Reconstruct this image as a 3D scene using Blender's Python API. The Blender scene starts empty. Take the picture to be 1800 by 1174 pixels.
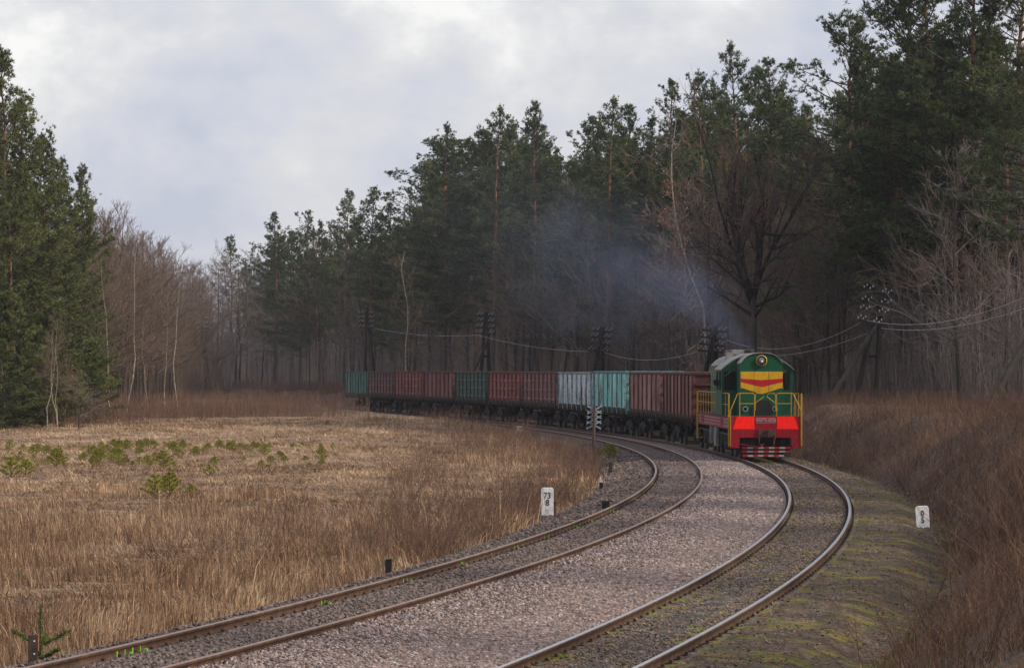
import bpy, bmesh, math, random
import numpy as np
from mathutils import Vector, Matrix
R = math.radians
SC = bpy.context.scene
COL = SC.collection

# ------------------------------------------------------------------ camera
F, HY, H = 5860.0, 650.8, 3.54          # focal length and horizon in photo pixels (1800 wide), eye height over the rails
cam = bpy.data.cameras.new('camera')
cam.sensor_width = 36; cam.sensor_fit = 'HORIZONTAL'
cam.lens = 36 * F / 1800; cam.shift_y = (HY - 587) / 1800
cam.clip_start = 0.5; cam.clip_end = 6000
co = bpy.data.objects.new('camera', cam); COL.objects.link(co)
co.location = (0, 0, H); co.rotation_euler = (R(90), 0, 0)
SC.camera = co

# ------------------------------------------------------------------ sky, sun, exposure
TO_SUN = Vector((0.80, -0.36, 0.56)).normalized()
w = bpy.data.worlds.new('World'); SC.world = w; w.use_nodes = True
nt = w.node_tree; nt.nodes.clear()
def N(t, k, **kw):
    n = t.nodes.new(k)
    for a, b in kw.items(): setattr(n, a, b)
    return n
def ramp(t, fac, stops, interp='LINEAR'):
    n = N(t, 'ShaderNodeValToRGB'); n.color_ramp.interpolation = interp
    e = n.color_ramp.elements
    while len(e) < len(stops): e.new(0.5)
    for q, (p, c) in zip(e, stops):
        q.position = p; q.color = (*c, 1) if len(c) == 3 else c
    t.links.new(fac, n.inputs[0]); return n
out = N(nt, 'ShaderNodeOutputWorld')
sky = N(nt, 'ShaderNodeTexSky', sky_type='NISHITA', sun_disc=False)
sky.sun_elevation = math.asin(TO_SUN.z); sky.sun_rotation = math.atan2(TO_SUN.x, TO_SUN.y)
bg1 = N(nt, 'ShaderNodeBackground'); bg1.inputs[1].default_value = 0.10
nt.links.new(sky.outputs[0], bg1.inputs[0])
tc = N(nt, 'ShaderNodeTexCoord')
mp = N(nt, 'ShaderNodeMapping'); mp.inputs['Scale'].default_value = (1.0, 1.0, 1.5); mp.inputs['Location'].default_value = (0.61, 0.2, 0.05)
nt.links.new(tc.outputs['Generated'], mp.inputs[0])
nz = N(nt, 'ShaderNodeTexNoise'); nz.inputs['Scale'].default_value = 12.0; nz.inputs['Detail'].default_value = 9; nz.inputs['Roughness'].default_value = 0.58; nz.inputs['Distortion'].default_value = 0.15
nt.links.new(mp.outputs[0], nz.inputs['Vector'])
cr = ramp(nt, nz.outputs[0], [(0.34, (0.48, 0.505, 0.615)), (0.45, (0.58, 0.59, 0.665)), (0.52, (0.645, 0.64, 0.675)), (0.58, (0.74, 0.73, 0.735)), (0.65, (0.90, 0.88, 0.865))])
bg2 = N(nt, 'ShaderNodeBackground'); bg2.inputs[1].default_value = 1.0
nt.links.new(cr.outputs[0], bg2.inputs[0])
mx = N(nt, 'ShaderNodeMixShader'); mx.inputs[0].default_value = 0.88
nt.links.new(bg1.outputs[0], mx.inputs[1]); nt.links.new(bg2.outputs[0], mx.inputs[2]); nt.links.new(mx.outputs[0], out.inputs[0])

sl = bpy.data.lights.new('sun', 'SUN'); sl.energy = 3.3; sl.angle = R(7); sl.color = (1.0, 0.86, 0.68)
so = bpy.data.objects.new('sun', sl); COL.objects.link(so)
so.rotation_euler = (-TO_SUN).to_track_quat('-Z', 'Y').to_euler(); so.location = (60, -30, 60)
SC.view_settings.view_transform = 'Standard'; SC.view_settings.look = 'None'
SC.view_settings.exposure = 0.22; SC.view_settings.gamma = 1.0
SC.cycles.use_denoising = True; SC.cycles.denoising_prefilter = 'ACCURATE'
SC.cycles.use_adaptive_sampling = False; SC.cycles.sample_clamp_direct = 4.0; SC.cycles.sample_clamp_indirect = 1.5; SC.cycles.blur_glossy = 1.0
SC.cycles.max_bounces = 5; SC.cycles.diffuse_bounces = 3; SC.cycles.glossy_bounces = 2; SC.cycles.transmission_bounces = 3
SC.cycles.volume_bounces = 1; SC.cycles.transparent_max_bounces = 8

# ------------------------------------------------------------------ the curve of the line
DS = 0.5
S = np.arange(-80, 640, DS)
KAP = np.interp(S, [-80, 0, 40, 80, 130, 200, 246, 262, 420, 640], np.array([-2.9, -2.738, -2.373, -2.252, -1.998, -0.82, 0.2, -0.25, -0.75, -1.5]) * 1e-3)
i0 = int(80 / DS)
TH = np.concatenate([[0], np.cumsum((KAP[1:] + KAP[:-1]) / 2 * DS)]); TH += 0.21669 - TH[i0]
CX = np.concatenate([[0], np.cumsum((np.sin(TH[1:]) + np.sin(TH[:-1])) / 2 * DS)]); CX += 0.6566 - CX[i0]
CY = np.concatenate([[0], np.cumsum((np.cos(TH[1:]) + np.cos(TH[:-1])) / 2 * DS)]); CY += 39.799 - CY[i0]
def spacing(s): return np.maximum(5.481 - 1.8958 * np.asarray(s) / 100, 0.0)
def P(s, off=0.0):
    th = np.interp(s, S, TH)
    return np.interp(s, S, CX) + off * np.cos(th), np.interp(s, S, CY) - off * np.sin(th)
def s_of(y): return np.interp(y, CY, S)
def u_of(x, y):
    s = s_of(y)
    return (x - np.interp(s, S, CX)) * np.cos(np.interp(s, S, TH))
def px(x, y, Z):                       # point on the ray of a photo pixel at depth Z (used to measure the place)
    return Vector(((x - 900) * Z / F, Z, H - (y - HY) * Z / F))
SF = 92.82                              # front of the locomotive along the line

def sm(a, b, x):
    t = np.clip((np.asarray(x, float) - a) / (b - a), 0, 1); return t * t * (3 - 2 * t)
_r = np.random.RandomState(5)
WAVES = [(_r.uniform(-1, 1, 2) * f, _r.uniform(0, 6.28), a) for f, a in ((.05, .25), (.09, .18), (.16, .12), (.3, .08), (.5, .06), (.9, .045), (1.4, .035), (2.2, .03)) for _ in range(3)]
def wav(x, y):
    z = 0
    for (k, p, a) in WAVES: z = z + a * np.sin(k[0] * 6.28 * .5 * x + k[1] * 6.28 * .5 * y + p)
    return z
def bank(y):
    return np.interp(y, [-40, 20, 45, 70, 110, 160, 220, 300, 400, 640], [.2, .3, 1.5, 2.1, 2.0, 1.55, 1.2, 1.1, 1.0, 1.5])
def ground_z(x, y):
    x = np.asarray(x, float); y = np.asarray(y, float)
    u = u_of(x, y); d = spacing(s_of(y)); ul = u + d
    base = -0.24 + 0 * u
    # left shoulder down into the clearing
    f = sm(-1.75, -3.0, ul); zl = -0.55 + (0.22 * wav(x, y) + .10 * wav(x * 2.1 + 4, y * 1.6)) * sm(-3, -5, ul)
    zl = zl + sm(150, 215, y) * 0.75 + sm(-35, -90, u) * 2.5 + sm(-60, -140, u) * 7
    z = base * (1 - f) + zl * f
    # right: shoulder, ditch, bank
    g = sm(1.7, 2.9, u); z = z + g * (-0.30 + 0.03 * wav(x * 1.3, y))
    B = bank(y)
    g2 = sm(2.8, 6.6, u); z = z + g2 * (B + 0.50 + 0.45 * wav(x * 1.1 + 9, y * 1.1) * sm(3, 5, u))
    z = z + sm(9, 80, u) * 6.0 + sm(38, 100, u) * 9 + sm(80, 150, u) * 7
    return z

# ------------------------------------------------------------------ materials
def mat(name, cols, scale=6.0, rough=0.85, bump=0.0, bscale=None, metal=0.0, stretch=(1, 1, 1), detail=6, fine=None, attr=None, loc=(0, 0, 0), spec=0.3, dist=0.01, voro=None, rr=0.62):
    m = bpy.data.materials.new(name); m.use_nodes = True
    t = m.node_tree; b = t.nodes['Principled BSDF']
    b.inputs['Roughness'].default_value = rough; b.inputs['Metallic'].default_value = metal
    b.inputs['Specular IOR Level'].default_value = spec
    c = N(t, 'ShaderNodeTexCoord'); mpp = N(t, 'ShaderNodeMapping')
    mpp.inputs['Scale'].default_value = stretch; mpp.inputs['Location'].default_value = loc
    t.links.new(c.outputs['Object'], mpp.inputs[0])
    n = N(t, 'ShaderNodeTexNoise'); n.inputs['Scale'].default_value = scale; n.inputs['Detail'].default_value = detail; n.inputs['Roughness'].default_value = rr
    t.links.new(mpp.outputs[0], n.inputs['Vector'])
    fac = n.outputs[0]
    if attr:
        a = N(t, 'ShaderNodeAttribute'); a.attribute_name = attr; fac = a.outputs['Fac']
    k = len(cols)
    lo, hi = (0.0, 1.0) if attr else (0.3, 0.7)
    col = ramp(t, fac, [(lo + (hi - lo) * i / max(k - 1, 1), q) for i, q in enumerate(cols)]).outputs[0]
    if voro:                                # stones: one tone per cell
        v = N(t, 'ShaderNodeTexVoronoi'); v.inputs['Scale'].default_value = voro
        t.links.new(c.outputs['Object'], v.inputs['Vector'])
        sep = N(t, 'ShaderNodeSeparateColor'); t.links.new(v.outputs['Color'], sep.inputs[0])
        r2 = ramp(t, sep.outputs[0], [(0, (0.30, 0.28, 0.28)), (0.35, (0.78, 0.70, 0.66)), (0.7, (1.2, 1.12, 1.12)), (1, (2.0, 1.85, 1.78))])
        mm = N(t, 'ShaderNodeMix', data_type='RGBA', blend_type='MULTIPLY'); mm.inputs[0].default_value = 1
        t.links.new(col, mm.inputs[6]); t.links.new(r2.outputs[0], mm.inputs[7]); col = mm.outputs[2]
        bp = N(t, 'ShaderNodeBump'); bp.inputs['Strength'].default_value = 0.9; bp.inputs['Distance'].default_value = 0.03; bp.invert = True
        t.links.new(v.outputs['Distance'], bp.inputs['Height']); t.links.new(bp.outputs[0], b.inputs['Normal'])
    if fine:
        n2 = N(t, 'ShaderNodeTexNoise'); n2.inputs['Scale'].default_value = fine[0]; n2.inputs['Detail'].default_value = 4
        t.links.new(mpp.outputs[0], n2.inputs['Vector'])
        r2 = ramp(t, n2.outputs[0], [(0.35, (1 - fine[1],) * 3), (0.65, (1 + fine[1],) * 3)])
        mm = N(t, 'ShaderNodeMix', data_type='RGBA', blend_type='MULTIPLY'); mm.inputs[0].default_value = 1
        t.links.new(col, mm.inputs[6]); t.links.new(r2.outputs[0], mm.inputs[7]); col = mm.outputs[2]
    if bump:
        n3 = N(t, 'ShaderNodeTexNoise'); n3.inputs['Scale'].default_value = bscale or scale * 4; n3.inputs['Detail'].default_value = 5
        t.links.new(mpp.outputs[0], n3.inputs['Vector'])
        bp = N(t, 'ShaderNodeBump'); bp.inputs['Strength'].default_value = bump; bp.inputs['Distance'].default_value = dist
        t.links.new(n3.outputs[0], bp.inputs['Height']); t.links.new(bp.outputs[0], b.inputs['Normal'])
    t.links.new(col, b.inputs['Base Color'])
    m['out'] = 1
    return m

M = {}
M['needles'] = mat('pine_needles', [(.026, .042, .020), (.070, .096, .036), (.150, .165, .058)], attr='tint', rough=.7, spec=.25)
M['needles_sunlit'] = mat('sunlit_pine_needles', [(.040, .052, .020), (.105, .125, .040), (.20, .20, .065)], attr='tint', rough=.7, spec=.25)  # lighter, yellower copy of pine_needles: sunlight put into the left pines' colour
M['young'] = mat('young_pine_needles', [(.10, .13, .025), (.24, .25, .038), (.40, .35, .06)], attr='tint', rough=.7)
M['pine_bark'] = mat('pine_bark', [(.06, .040, .03), (.14, .075, .048), (.23, .118, .070)], scale=3, stretch=(1, 1, .3), bump=.6, rough=.95)
def _two():
    m = M['pine_bark']; t = m.node_tree; b = t.nodes['Principled BSDF']; old = b.inputs['Base Color'].links[0].from_socket
    c = N(t, 'ShaderNodeTexCoord'); s_ = N(t, 'ShaderNodeSeparateXYZ'); t.links.new(c.outputs['Object'], s_.inputs[0])
    mr = N(t, 'ShaderNodeMapRange'); mr.inputs[1].default_value = 5.0; mr.inputs[2].default_value = 9.0; t.links.new(s_.outputs[2], mr.inputs[0])
    mm = N(t, 'ShaderNodeMix', data_type='RGBA'); t.links.new(mr.outputs[0], mm.inputs[0]); mm.inputs[6].default_value = (.085, .068, .062, 1); t.links.new(old, mm.inputs[7]); t.links.new(mm.outputs[2], b.inputs['Base Color'])
_two()
M['bark'] = mat('grey_bark', [(.028, .023, .021), (.055, .044, .04), (.095, .078, .07)], scale=3, stretch=(1, 1, .25), bump=.4, rough=.95)
M['twigs'] = mat('bare_twigs', [(.085, .070, .072), (.155, .132, .134), (.26, .222, .21)], attr='tint', rough=.95)
M['oak_twigs'] = mat('oak_limbs', [(.018, .014, .014), (.095, .066, .058), (.24, .165, .14)], attr='tint', rough=.95)
M['twigs_warm'] = mat('warm_twigs', [(.07, .048, .040), (.13, .092, .073), (.24, .185, .145)], attr='tint', rough=.95)
M['birch'] = mat('birch_bark', [(.05, .04, .036), (.24, .20, .165), (.36, .31, .25), (.42, .37, .30)], scale=2.5, stretch=(1, 1, 1.6), rough=.85)
M['rust_leaf'] = mat('dead_leaves', [(.11, .042, .024), (.20, .078, .036), (.33, .14, .06)], attr='tint', rough=.8)
M['grass'] = mat('dry_grass', [(.10, .085, .035), (.16, .088, .058), (.29, .18, .115), (.44, .305, .19), (.64, .49, .31)], attr='tint', rough=.9)
M['brush'] = mat('dry_weeds', [(.075, .042, .034), (.145, .086, .064), (.26, .165, .115)], attr='tint', rough=.9)
M['stone'] = mat('ballast_stones', [(.05, .042, .041), (.15, .108, .096), (.17, .145, .145), (.30, .21, .185), (.26, .22, .222), (.45, .39, .40)], attr='tint', rough=.85)
M['rail_side'] = mat('rusty_rail', [(.045, .026, .019), (.085, .047, .033), (.13, .075, .05)], scale=4, rough=.75, fine=(40, .25))
M['rail_top_brown'] = mat('worn_brown_rail_head', [(.22, .14, .11), (.33, .23, .19)], scale=2, rough=.42, metal=.55)
M['rail_top_steel'] = mat('shiny_rail_head', [(.42, .41, .43), (.55, .54, .56)], scale=2, rough=.32, metal=.9)
M['iron'] = mat('dark_iron', [(.018, .014, .013), (.045, .032, .028), (.08, .052, .042)], scale=8, rough=.75)
M['under'] = mat('grimy_underframe', [(.010, .010, .011), (.022, .021, .021), (.045, .038, .034)], scale=5, rough=.7)
M['steel'] = mat('bare_wheel_steel', [(.22, .21, .21), (.36, .35, .35)], scale=5, rough=.4, metal=.7)
M['pole'] = mat('tarred_pole_wood', [(.012, .010, .010), (.03, .025, .023), (.055, .044, .038)], scale=3, stretch=(1, 1, .15), rough=.9, bump=.4)
M['grey_pole'] = mat('weathered_pole_wood', [(.02, .018, .016), (.038, .034, .028), (.065, .058, .047)], scale=3, stretch=(1, 1, .15), rough=.9, bump=.4)
M['porcelain'] = mat('porcelain', [(.30, .32, .36), (.46, .48, .53)], rough=.2, spec=.6)
M['white'] = mat('flaked_white_paint', [(.30, .30, .32), (.62, .63, .67), (.74, .75, .79), (.78, .79, .82)], scale=7, rough=.8, fine=(50, .06))
M['black'] = mat('black_paint', [(.008, .008, .009), (.016, .016, .017)], rough=.6)
M['concrete'] = mat('old_concrete', [(.05, .05, .055), (.12, .12, .125), (.2, .2, .2)], scale=8, rough=.9, bump=.4)
M['green_mark'] = mat('lime_paint', [(.14, .46, .03), (.24, .62, .05)], scale=20, rough=.5)
M['wire'] = mat('wire_metal', [(.30, .29, .31), (.42, .41, .43)], rough=.5)

# ------------------------------------------------------------------ mesh builder and object helpers
class MB:
    def __init__(s): s.v = []; s.f = []; s.mi = []; s.t = []; s.m = 0; s.tint = 0.5
    def add(s, vs, fs):
        o = len(s.v); s.v += [tuple(q) for q in vs]; s.t += [s.tint] * len(vs)
        for f in fs: s.f.append(tuple(o + i for i in f)); s.mi.append(s.m)
    def box(s, a, b, mtx=None):
        vs = [(x, y, z) for x in (a[0], b[0]) for y in (a[1], b[1]) for z in (a[2], b[2])]
        if mtx: vs = [mtx @ Vector(q) for q in vs]
        s.add(vs, [(0, 1, 3, 2), (4, 6, 7, 5), (0, 4, 5, 1), (2, 3, 7, 6), (0, 2, 6, 4), (1, 5, 7, 3)])
    def tube(s, pts, rad, n=6, cap=True):
        pts = [Vector(p) for p in pts]
        if not hasattr(rad, '__len__'): rad = [rad] * len(pts)
        vs = []; fs = []
        up = None
        for i, p in enumerate(pts):
            d = (pts[min(i + 1, len(pts) - 1)] - pts[max(i - 1, 0)])
            if d.length < 1e-9: d = Vector((0, 0, 1))
            d.normalize()
            if up is None: up = Vector((1, 0, 0)) if abs(d.x) < .8 else Vector((0, 1, 0))
            a = d.cross(up); a.normalize(); b = d.cross(a); up = -b if False else a.cross(d)
            for k in range(n):
                q = 6.28318 * k / n
                vs.append(p + (a * math.cos(q) + b * math.sin(q)) * rad[i])
        for i in range(len(pts) - 1):
            for k in range(n):
                k2 = (k + 1) % n
                fs.append((i * n + k, i * n + k2, (i + 1) * n + k2, (i + 1) * n + k))
        if cap:
            fs.append(tuple(reversed(range(n)))); fs.append(tuple(range((len(pts) - 1) * n, len(pts) * n)))
        s.add(vs, fs)
    def prism(s, poly, y0, y1):             # outline in x,z extruded along y
        n = len(poly)
        vs = [(x, y0, z) for x, z in poly] + [(x, y1, z) for x, z in poly]
        s.add(vs, [tuple(range(n)), tuple(reversed(range(n, 2 * n)))] + [(i, i + n, (i + 1) % n + n, (i + 1) % n) for i in range(n)])
    def lathe(s, prof, c, ax='z', n=14):    # prof: (radius, height)
        vs = []; fs = []
        for r, h in prof:
            for k in range(n):
                a = 6.28318 * k / n; p, q = r * math.cos(a), r * math.sin(a)
                vs.append({'z': (c[0] + p, c[1] + q, c[2] + h), 'y': (c[0] + p, c[1] + h, c[2] + q), 'x': (c[0] + h, c[1] + p, c[2] + q)}[ax])
        for i in range(len(prof) - 1):
            for k in range(n):
                fs.append((i * n + k, i * n + (k + 1) % n, (i + 1) * n + (k + 1) % n, (i + 1) * n + k))
        fs.append(tuple(reversed(range(n)))); fs.append(tuple(range((len(prof) - 1) * n, len(prof) * n)))
        s.add(vs, fs)
    def mesh(s, name, mats, smooth=False, bevel=0):
        me = bpy.data.meshes.new(name); me.from_pydata(s.v, [], s.f)
        for m in (mats if isinstance(mats, (list, tuple)) else [mats]): me.materials.append(m)
        if any(s.mi): me.polygons.foreach_set('material_index', s.mi)
        a = me.attributes.new('tint', 'FLOAT', 'POINT'); a.data.foreach_set('value', s.t)
        if smooth: me.polygons.foreach_set('use_smooth', [True] * len(s.f))
        bm = bmesh.new(); bm.from_mesh(me); bmesh.ops.recalc_face_normals(bm, faces=bm.faces)
        if bevel: bmesh.ops.bevel(bm, geom=list(bm.edges), offset=bevel, segments=1, affect='EDGES', clamp_overlap=True)
        bm.to_mesh(me); bm.free(); me.update()
        return me
    def build(s, name, mats, parent=None, **k): return obj(name, s.mesh(name, mats, **k), parent)

def obj(name, me, parent=None):
    o = bpy.data.objects.new(name, me); COL.objects.link(o)
    if parent: o.parent = parent
    return o
def tag(o, label=None, cat=None, group=None, kind=None):
    for k, v in (('label', label), ('category', cat), ('group', group), ('kind', kind)):
        if v: o[k] = v
    return o
def thing(name, label, cat, loc=(0, 0, 0), rz=0, group=None, scale=None):
    o = bpy.data.objects.new(name, None); COL.objects.link(o); o.empty_display_size = .3
    o.location = loc; o.rotation_euler = (0, 0, rz)
    if scale: o.scale = scale
    return tag(o, label, cat, group)
def big_mesh(name, V, Fq, m, tint=None, smooth=False):     # numpy quads/tris -> mesh
    me = bpy.data.meshes.new(name)
    V = np.asarray(V, np.float32).reshape(-1, 3); Fq = np.asarray(Fq, np.int32); k = Fq.shape[1]
    me.vertices.add(len(V)); me.vertices.foreach_set('co', V.ravel())
    me.loops.add(Fq.size); me.loops.foreach_set('vertex_index', Fq.ravel())
    me.polygons.add(len(Fq)); me.polygons.foreach_set('loop_start', np.arange(0, Fq.size, k, dtype=np.int32))
    me.materials.append(m)
    if tint is not None:
        a = me.attributes.new('tint', 'FLOAT', 'POINT'); a.data.foreach_set('value', np.asarray(tint, np.float32))
    if smooth: me.polygons.foreach_set('use_smooth', np.ones(len(Fq), bool))
    me.update(calc_edges=True); me.validate()
    return me

# ------------------------------------------------------------------ the setting: ground, track beds
def ground_mat():
    m = mat('earth_and_litter', [(.085, .058, .042), (.17, .115, .075), (.26, .18, .115), (.36, .26, .165)], scale=.9, rough=.95, bump=.8, bscale=9, dist=.05, fine=(7, .35), detail=9)
    return m
def mossy(name, base, moss, mscale, thr, voro, bump=True):
    m = mat(name, base, scale=1.2, rough=.95, voro=voro, fine=(14, .25))
    t = m.node_tree; b = t.nodes['Principled BSDF']
    old = b.inputs['Base Color'].links[0].from_socket
    c = N(t, 'ShaderNodeTexCoord'); n = N(t, 'ShaderNodeTexNoise'); n.inputs['Scale'].default_value = mscale; n.inputs['Detail'].default_value = 8; n.inputs['Roughness'].default_value = .68
    t.links.new(c.outputs['Object'], n.inputs['Vector'])
    r = ramp(t, n.outputs[0], [(thr, (0, 0, 0)), (thr + .09, (1, 1, 1))])
    n2 = N(t, 'ShaderNodeTexNoise'); n2.inputs['Scale'].default_value = mscale * 2.2
    t.links.new(c.outputs['Object'], n2.inputs['Vector'])
    r2 = ramp(t, n2.outputs[0], [(.35, moss[0]), (.5, moss[1]), (.65, moss[2])])
    mm = N(t, 'ShaderNodeMix', data_type='RGBA'); t.links.new(r.outputs[0], mm.inputs[0])
    t.links.new(old, mm.inputs[6]); t.links.new(r2.outputs[0], mm.inputs[7]); t.links.new(mm.outputs[2], b.inputs['Base Color'])
    return m
ys = np.concatenate([np.arange(-40, 30, 2.), np.arange(30, 130, .6), np.arange(130, 260, 1.2), np.arange(260, 640, 4.)])
us = np.concatenate([np.arange(-160, -40, 6.), np.arange(-40, -9, .7), np.arange(-9, 10, .3), np.arange(10, 40, 1.2), np.arange(40, 161, 6.)])
YY, UU = np.meshgrid(ys, us, indexing='ij')
XX = np.interp(s_of(YY), S, CX) + UU / np.cos(np.interp(s_of(YY), S, TH))
ZZ = ground_z(XX, YY)
ny, nu = YY.shape
ii = (np.arange(ny - 1)[:, None] * nu + np.arange(nu - 1)[None]).ravel()
g = obj('ground', big_mesh('ground', np.stack([XX, YY, ZZ], -1), np.stack([ii, ii + 1, ii + nu + 1, ii + nu], 1), ground_mat(), smooth=True)); tag(g, kind='structure')
g.data.materials.append(mat('bank_earth', [(.045, .030, .024), (.085, .056, .044), (.125, .082, .062), (.17, .115, .085)], scale=1.1, rough=.95, bump=.8, bscale=9, dist=.05, fine=(7, .35), detail=9))
uc = (UU[:-1, :-1] + .2 + .25 * wav(XX[:-1, :-1] * 2, YY[:-1, :-1] * 2)).ravel()
g.data.polygons.foreach_set('material_index', (uc > 2.0).astype(np.int32))
te = MB(); te.add([(-900, -500, -2.2), (900, -500, -2.2), (900, 1400, -2.2), (-900, 1400, -2.2)], [(0, 1, 2, 3)])
tag(te.build('terrain', ground_mat()), kind='structure')

SV = np.concatenate([np.arange(-50, 120, .5), np.arange(120, 480, 2.)])
def strip(name, fa, fb, prof, m, s_end=480, n=14):
    s = SV[SV < s_end]; V = []
    for k in range(n + 1):
        q = k / n; off = fa(s) * (1 - q) + fb(s) * q
        x, y = P(s, off)
        V.append(np.stack([x, y, np.interp(q, [p[0] for p in prof], [p[1] for p in prof]) + .12 * wav(x * 2.2, y * 2.2) * .09 * min(1, 8 * q * (1 - q) + .2)], 1))
    V = np.stack(V, 1).reshape(-1, 3); a = len(s)
    ii = (np.arange(a - 1)[:, None] * (n + 1) + np.arange(n)[None]).ravel()
    o = obj(name, big_mesh(name, V, np.stack([ii, ii + 1, ii + n + 2, ii + n + 1], 1), m, smooth=True)); tag(o, kind='structure')
    return o
ML = mossy('dark_ballast', [(.055, .044, .038), (.095, .078, .066), (.13, .108, .094)], [(.05, .05, .02), (.07, .06, .03), (.09, .07, .04)], .7, .62, 17)
MG = mat('light_gravel', [(.15, .118, .108), (.205, .163, .150), (.245, .20, .188)], scale=.8, rough=.9, voro=16, fine=(10, .18))
MR = mossy('mossy_ballast', [(.095, .078, .070), (.135, .115, .105), (.175, .15, .14)], [(.11, .14, .016), (.16, .18, .022), (.20, .17, .03)], .8, .485, 20)
MS = mossy('mossy_shoulder', [(.040, .031, .025), (.075, .058, .045), (.125, .098, .078)], [(.06, .075, .016), (.13, .125, .022), (.20, .14, .03)], 1.1, .495, 20)
strip('trackbed', lambda s: -spacing(s) - 2.75, lambda s: np.minimum(-spacing(s) + 1.0, -.9), [(0, -.47), (.13, -.36), (.30, -.18), (.52, -.135), (.68, -.12), (.8, -.13), (1, -.125)], ML, 300)
strip('gravel', lambda s: np.minimum(-spacing(s) + 1.0, -.9), lambda s: -.9 + 0 * s, [(0, -.125), (.25, -.06), (.55, -.05), (.85, -.10), (1, -.125)], MG, 240)
strip('trackbed', lambda s: -.9 + 0 * s, lambda s: 1.0 + 0 * s, [(0, -.125), (.2, -.135), (.5, -.12), (.8, -.14), (1, -.13)], MR)
strip('trackside', lambda s: 1.0 + 0 * s, lambda s: 3.1 + 0 * s, [(0, -.13), (.25, -.155), (.55, -.17), (.85, -.40), (1, -.47)], MS)

def oil():
    m = bpy.data.materials.new('oil_stain'); m.use_nodes = True; t = m.node_tree; b = t.nodes['Principled BSDF']; b.inputs['Base Color'].default_value = (.022, .020, .020, 1); b.inputs['Roughness'].default_value = .6
    c = N(t, 'ShaderNodeTexCoord'); n = N(t, 'ShaderNodeTexNoise'); n.inputs['Scale'].default_value = 1.6; n.inputs['Detail'].default_value = 7; n.inputs['Roughness'].default_value = .7; t.links.new(c.outputs['Object'], n.inputs['Vector'])
    r_ = ramp(t, n.outputs[0], [(.47, (0, 0, 0)), (.58, (.75, .75, .75))]); t.links.new(r_.outputs[0], b.inputs['Alpha']); return m
strip('oil_stain', lambda s: -.30 + 0 * s, lambda s: .22 + 0 * s, [(0, -.122), (.5, -.112), (1, -.120)], oil(), 130, 6)

# loose stones (nobody could count them): small broken octahedra
rs = np.random.RandomState(11)
OCT = np.array([(1, 0, 0), (-1, 0, 0), (0, 1, 0), (0, -1, 0), (0, 0, 1), (0, 0, -1)], float)
OF = np.array([(0, 2, 4), (2, 1, 4), (1, 3, 4), (3, 0, 4), (2, 0, 5), (1, 2, 5), (3, 1, 5), (0, 3, 5)])
def rocks(n, pts, size, tint):
    v = OCT[None] * rs.uniform(.55, 1.25, (n, 6, 1)) + rs.normal(0, .16, (n, 6, 3))
    v *= (size[:, None] * np.array([[1, .8, .55]]) * rs.uniform(.7, 1.3, (n, 3)))[:, None]
    a = rs.uniform(0, 6.28, n); c, s_ = np.cos(a)[:, None], np.sin(a)[:, None]
    v = np.stack([v[..., 0] * c - v[..., 1] * s_, v[..., 0] * s_ + v[..., 1] * c, v[..., 2]], -1)
    tl = rs.normal(0, .35, (n, 1)); v[..., 2] += v[..., 0] * tl
    v += pts[:, None]
    f = OF[None] + (np.arange(n) * 6)[:, None, None]
    return v.reshape(-1, 3), f.reshape(-1, 3), np.repeat(tint, 6)
def scatter_s(n, s0, s1):                # denser near the camera
    q = rs.uniform(0, 1, n); return s0 + (s1 - s0) * q ** 1.9
RV = []; RF = []; RT = []; ro = 0
for n, ua, ub, zz, sz, t0, t1, s0, s1 in (
        (54000, lambda s: -spacing(s) + .75, lambda s: -1.0 + 0 * s, -.085, (.022, .050), .10, 1.0, -8, 110),
        (20000, lambda s: -spacing(s) - .72, lambda s: -spacing(s) + .72, -.12, (.026, .052), .0, .48, -8, 110),
        (9000, lambda s: -spacing(s) - 2.7, lambda s: -spacing(s) - .86, -.19, (.026, .055), .0, .5, -8, 130),
        (12000, lambda s: -.72 + 0 * s, lambda s: .72 + 0 * s, -.125, (.018, .036), .05, .6, -8, 90),
        (18000, lambda s: .86 + 0 * s, lambda s: 2.9 + 0 * s, -.165, (.014, .042), .0, .5, -8, 100)):
    s = scatter_s(n, s0, s1); q = rs.uniform(0, 1, n)
    off = ua(s) * (1 - q) + ub(s) * q; x, y = P(s, off)
    zc = zz + np.where(q < .12, (q - .12) * .3, 0)
    if n == 54000: zc = np.interp(q, [0, .2, .55, .85, 1], [-.115, -.06, -.05, -.10, -.125]) + .0108 * wav(x * 2.2, y * 2.2) - .004
    if n == 18000: zc = np.interp(off, [.86, 1.1, 1.8, 2.2, 2.8], [-.14, -.155, -.17, -.26, -.42]) + .0108 * wav(x * 2.2, y * 2.2) - .002
    if n == 9000: zc = np.interp(q, [0, .25, .55, 1], [-.45, -.34, -.175, -.13])
    v, f, t = rocks(n, np.stack([x, y, zc + .006], 1), rs.uniform(*sz, n) * (1 + np.clip(s, 0, 200) / 160), rs.uniform(t0, t1, n))
    RV.append(v); RF.append(f + ro); RT.append(t); ro += len(v)
tag(obj('ballast_stones', big_mesh('ballast_stones', np.concatenate(RV), np.concatenate(RF), M['stone'], np.concatenate(RT))), 'loose broken stones of the ballast around the rails', 'ballast', kind='stuff')

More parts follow.
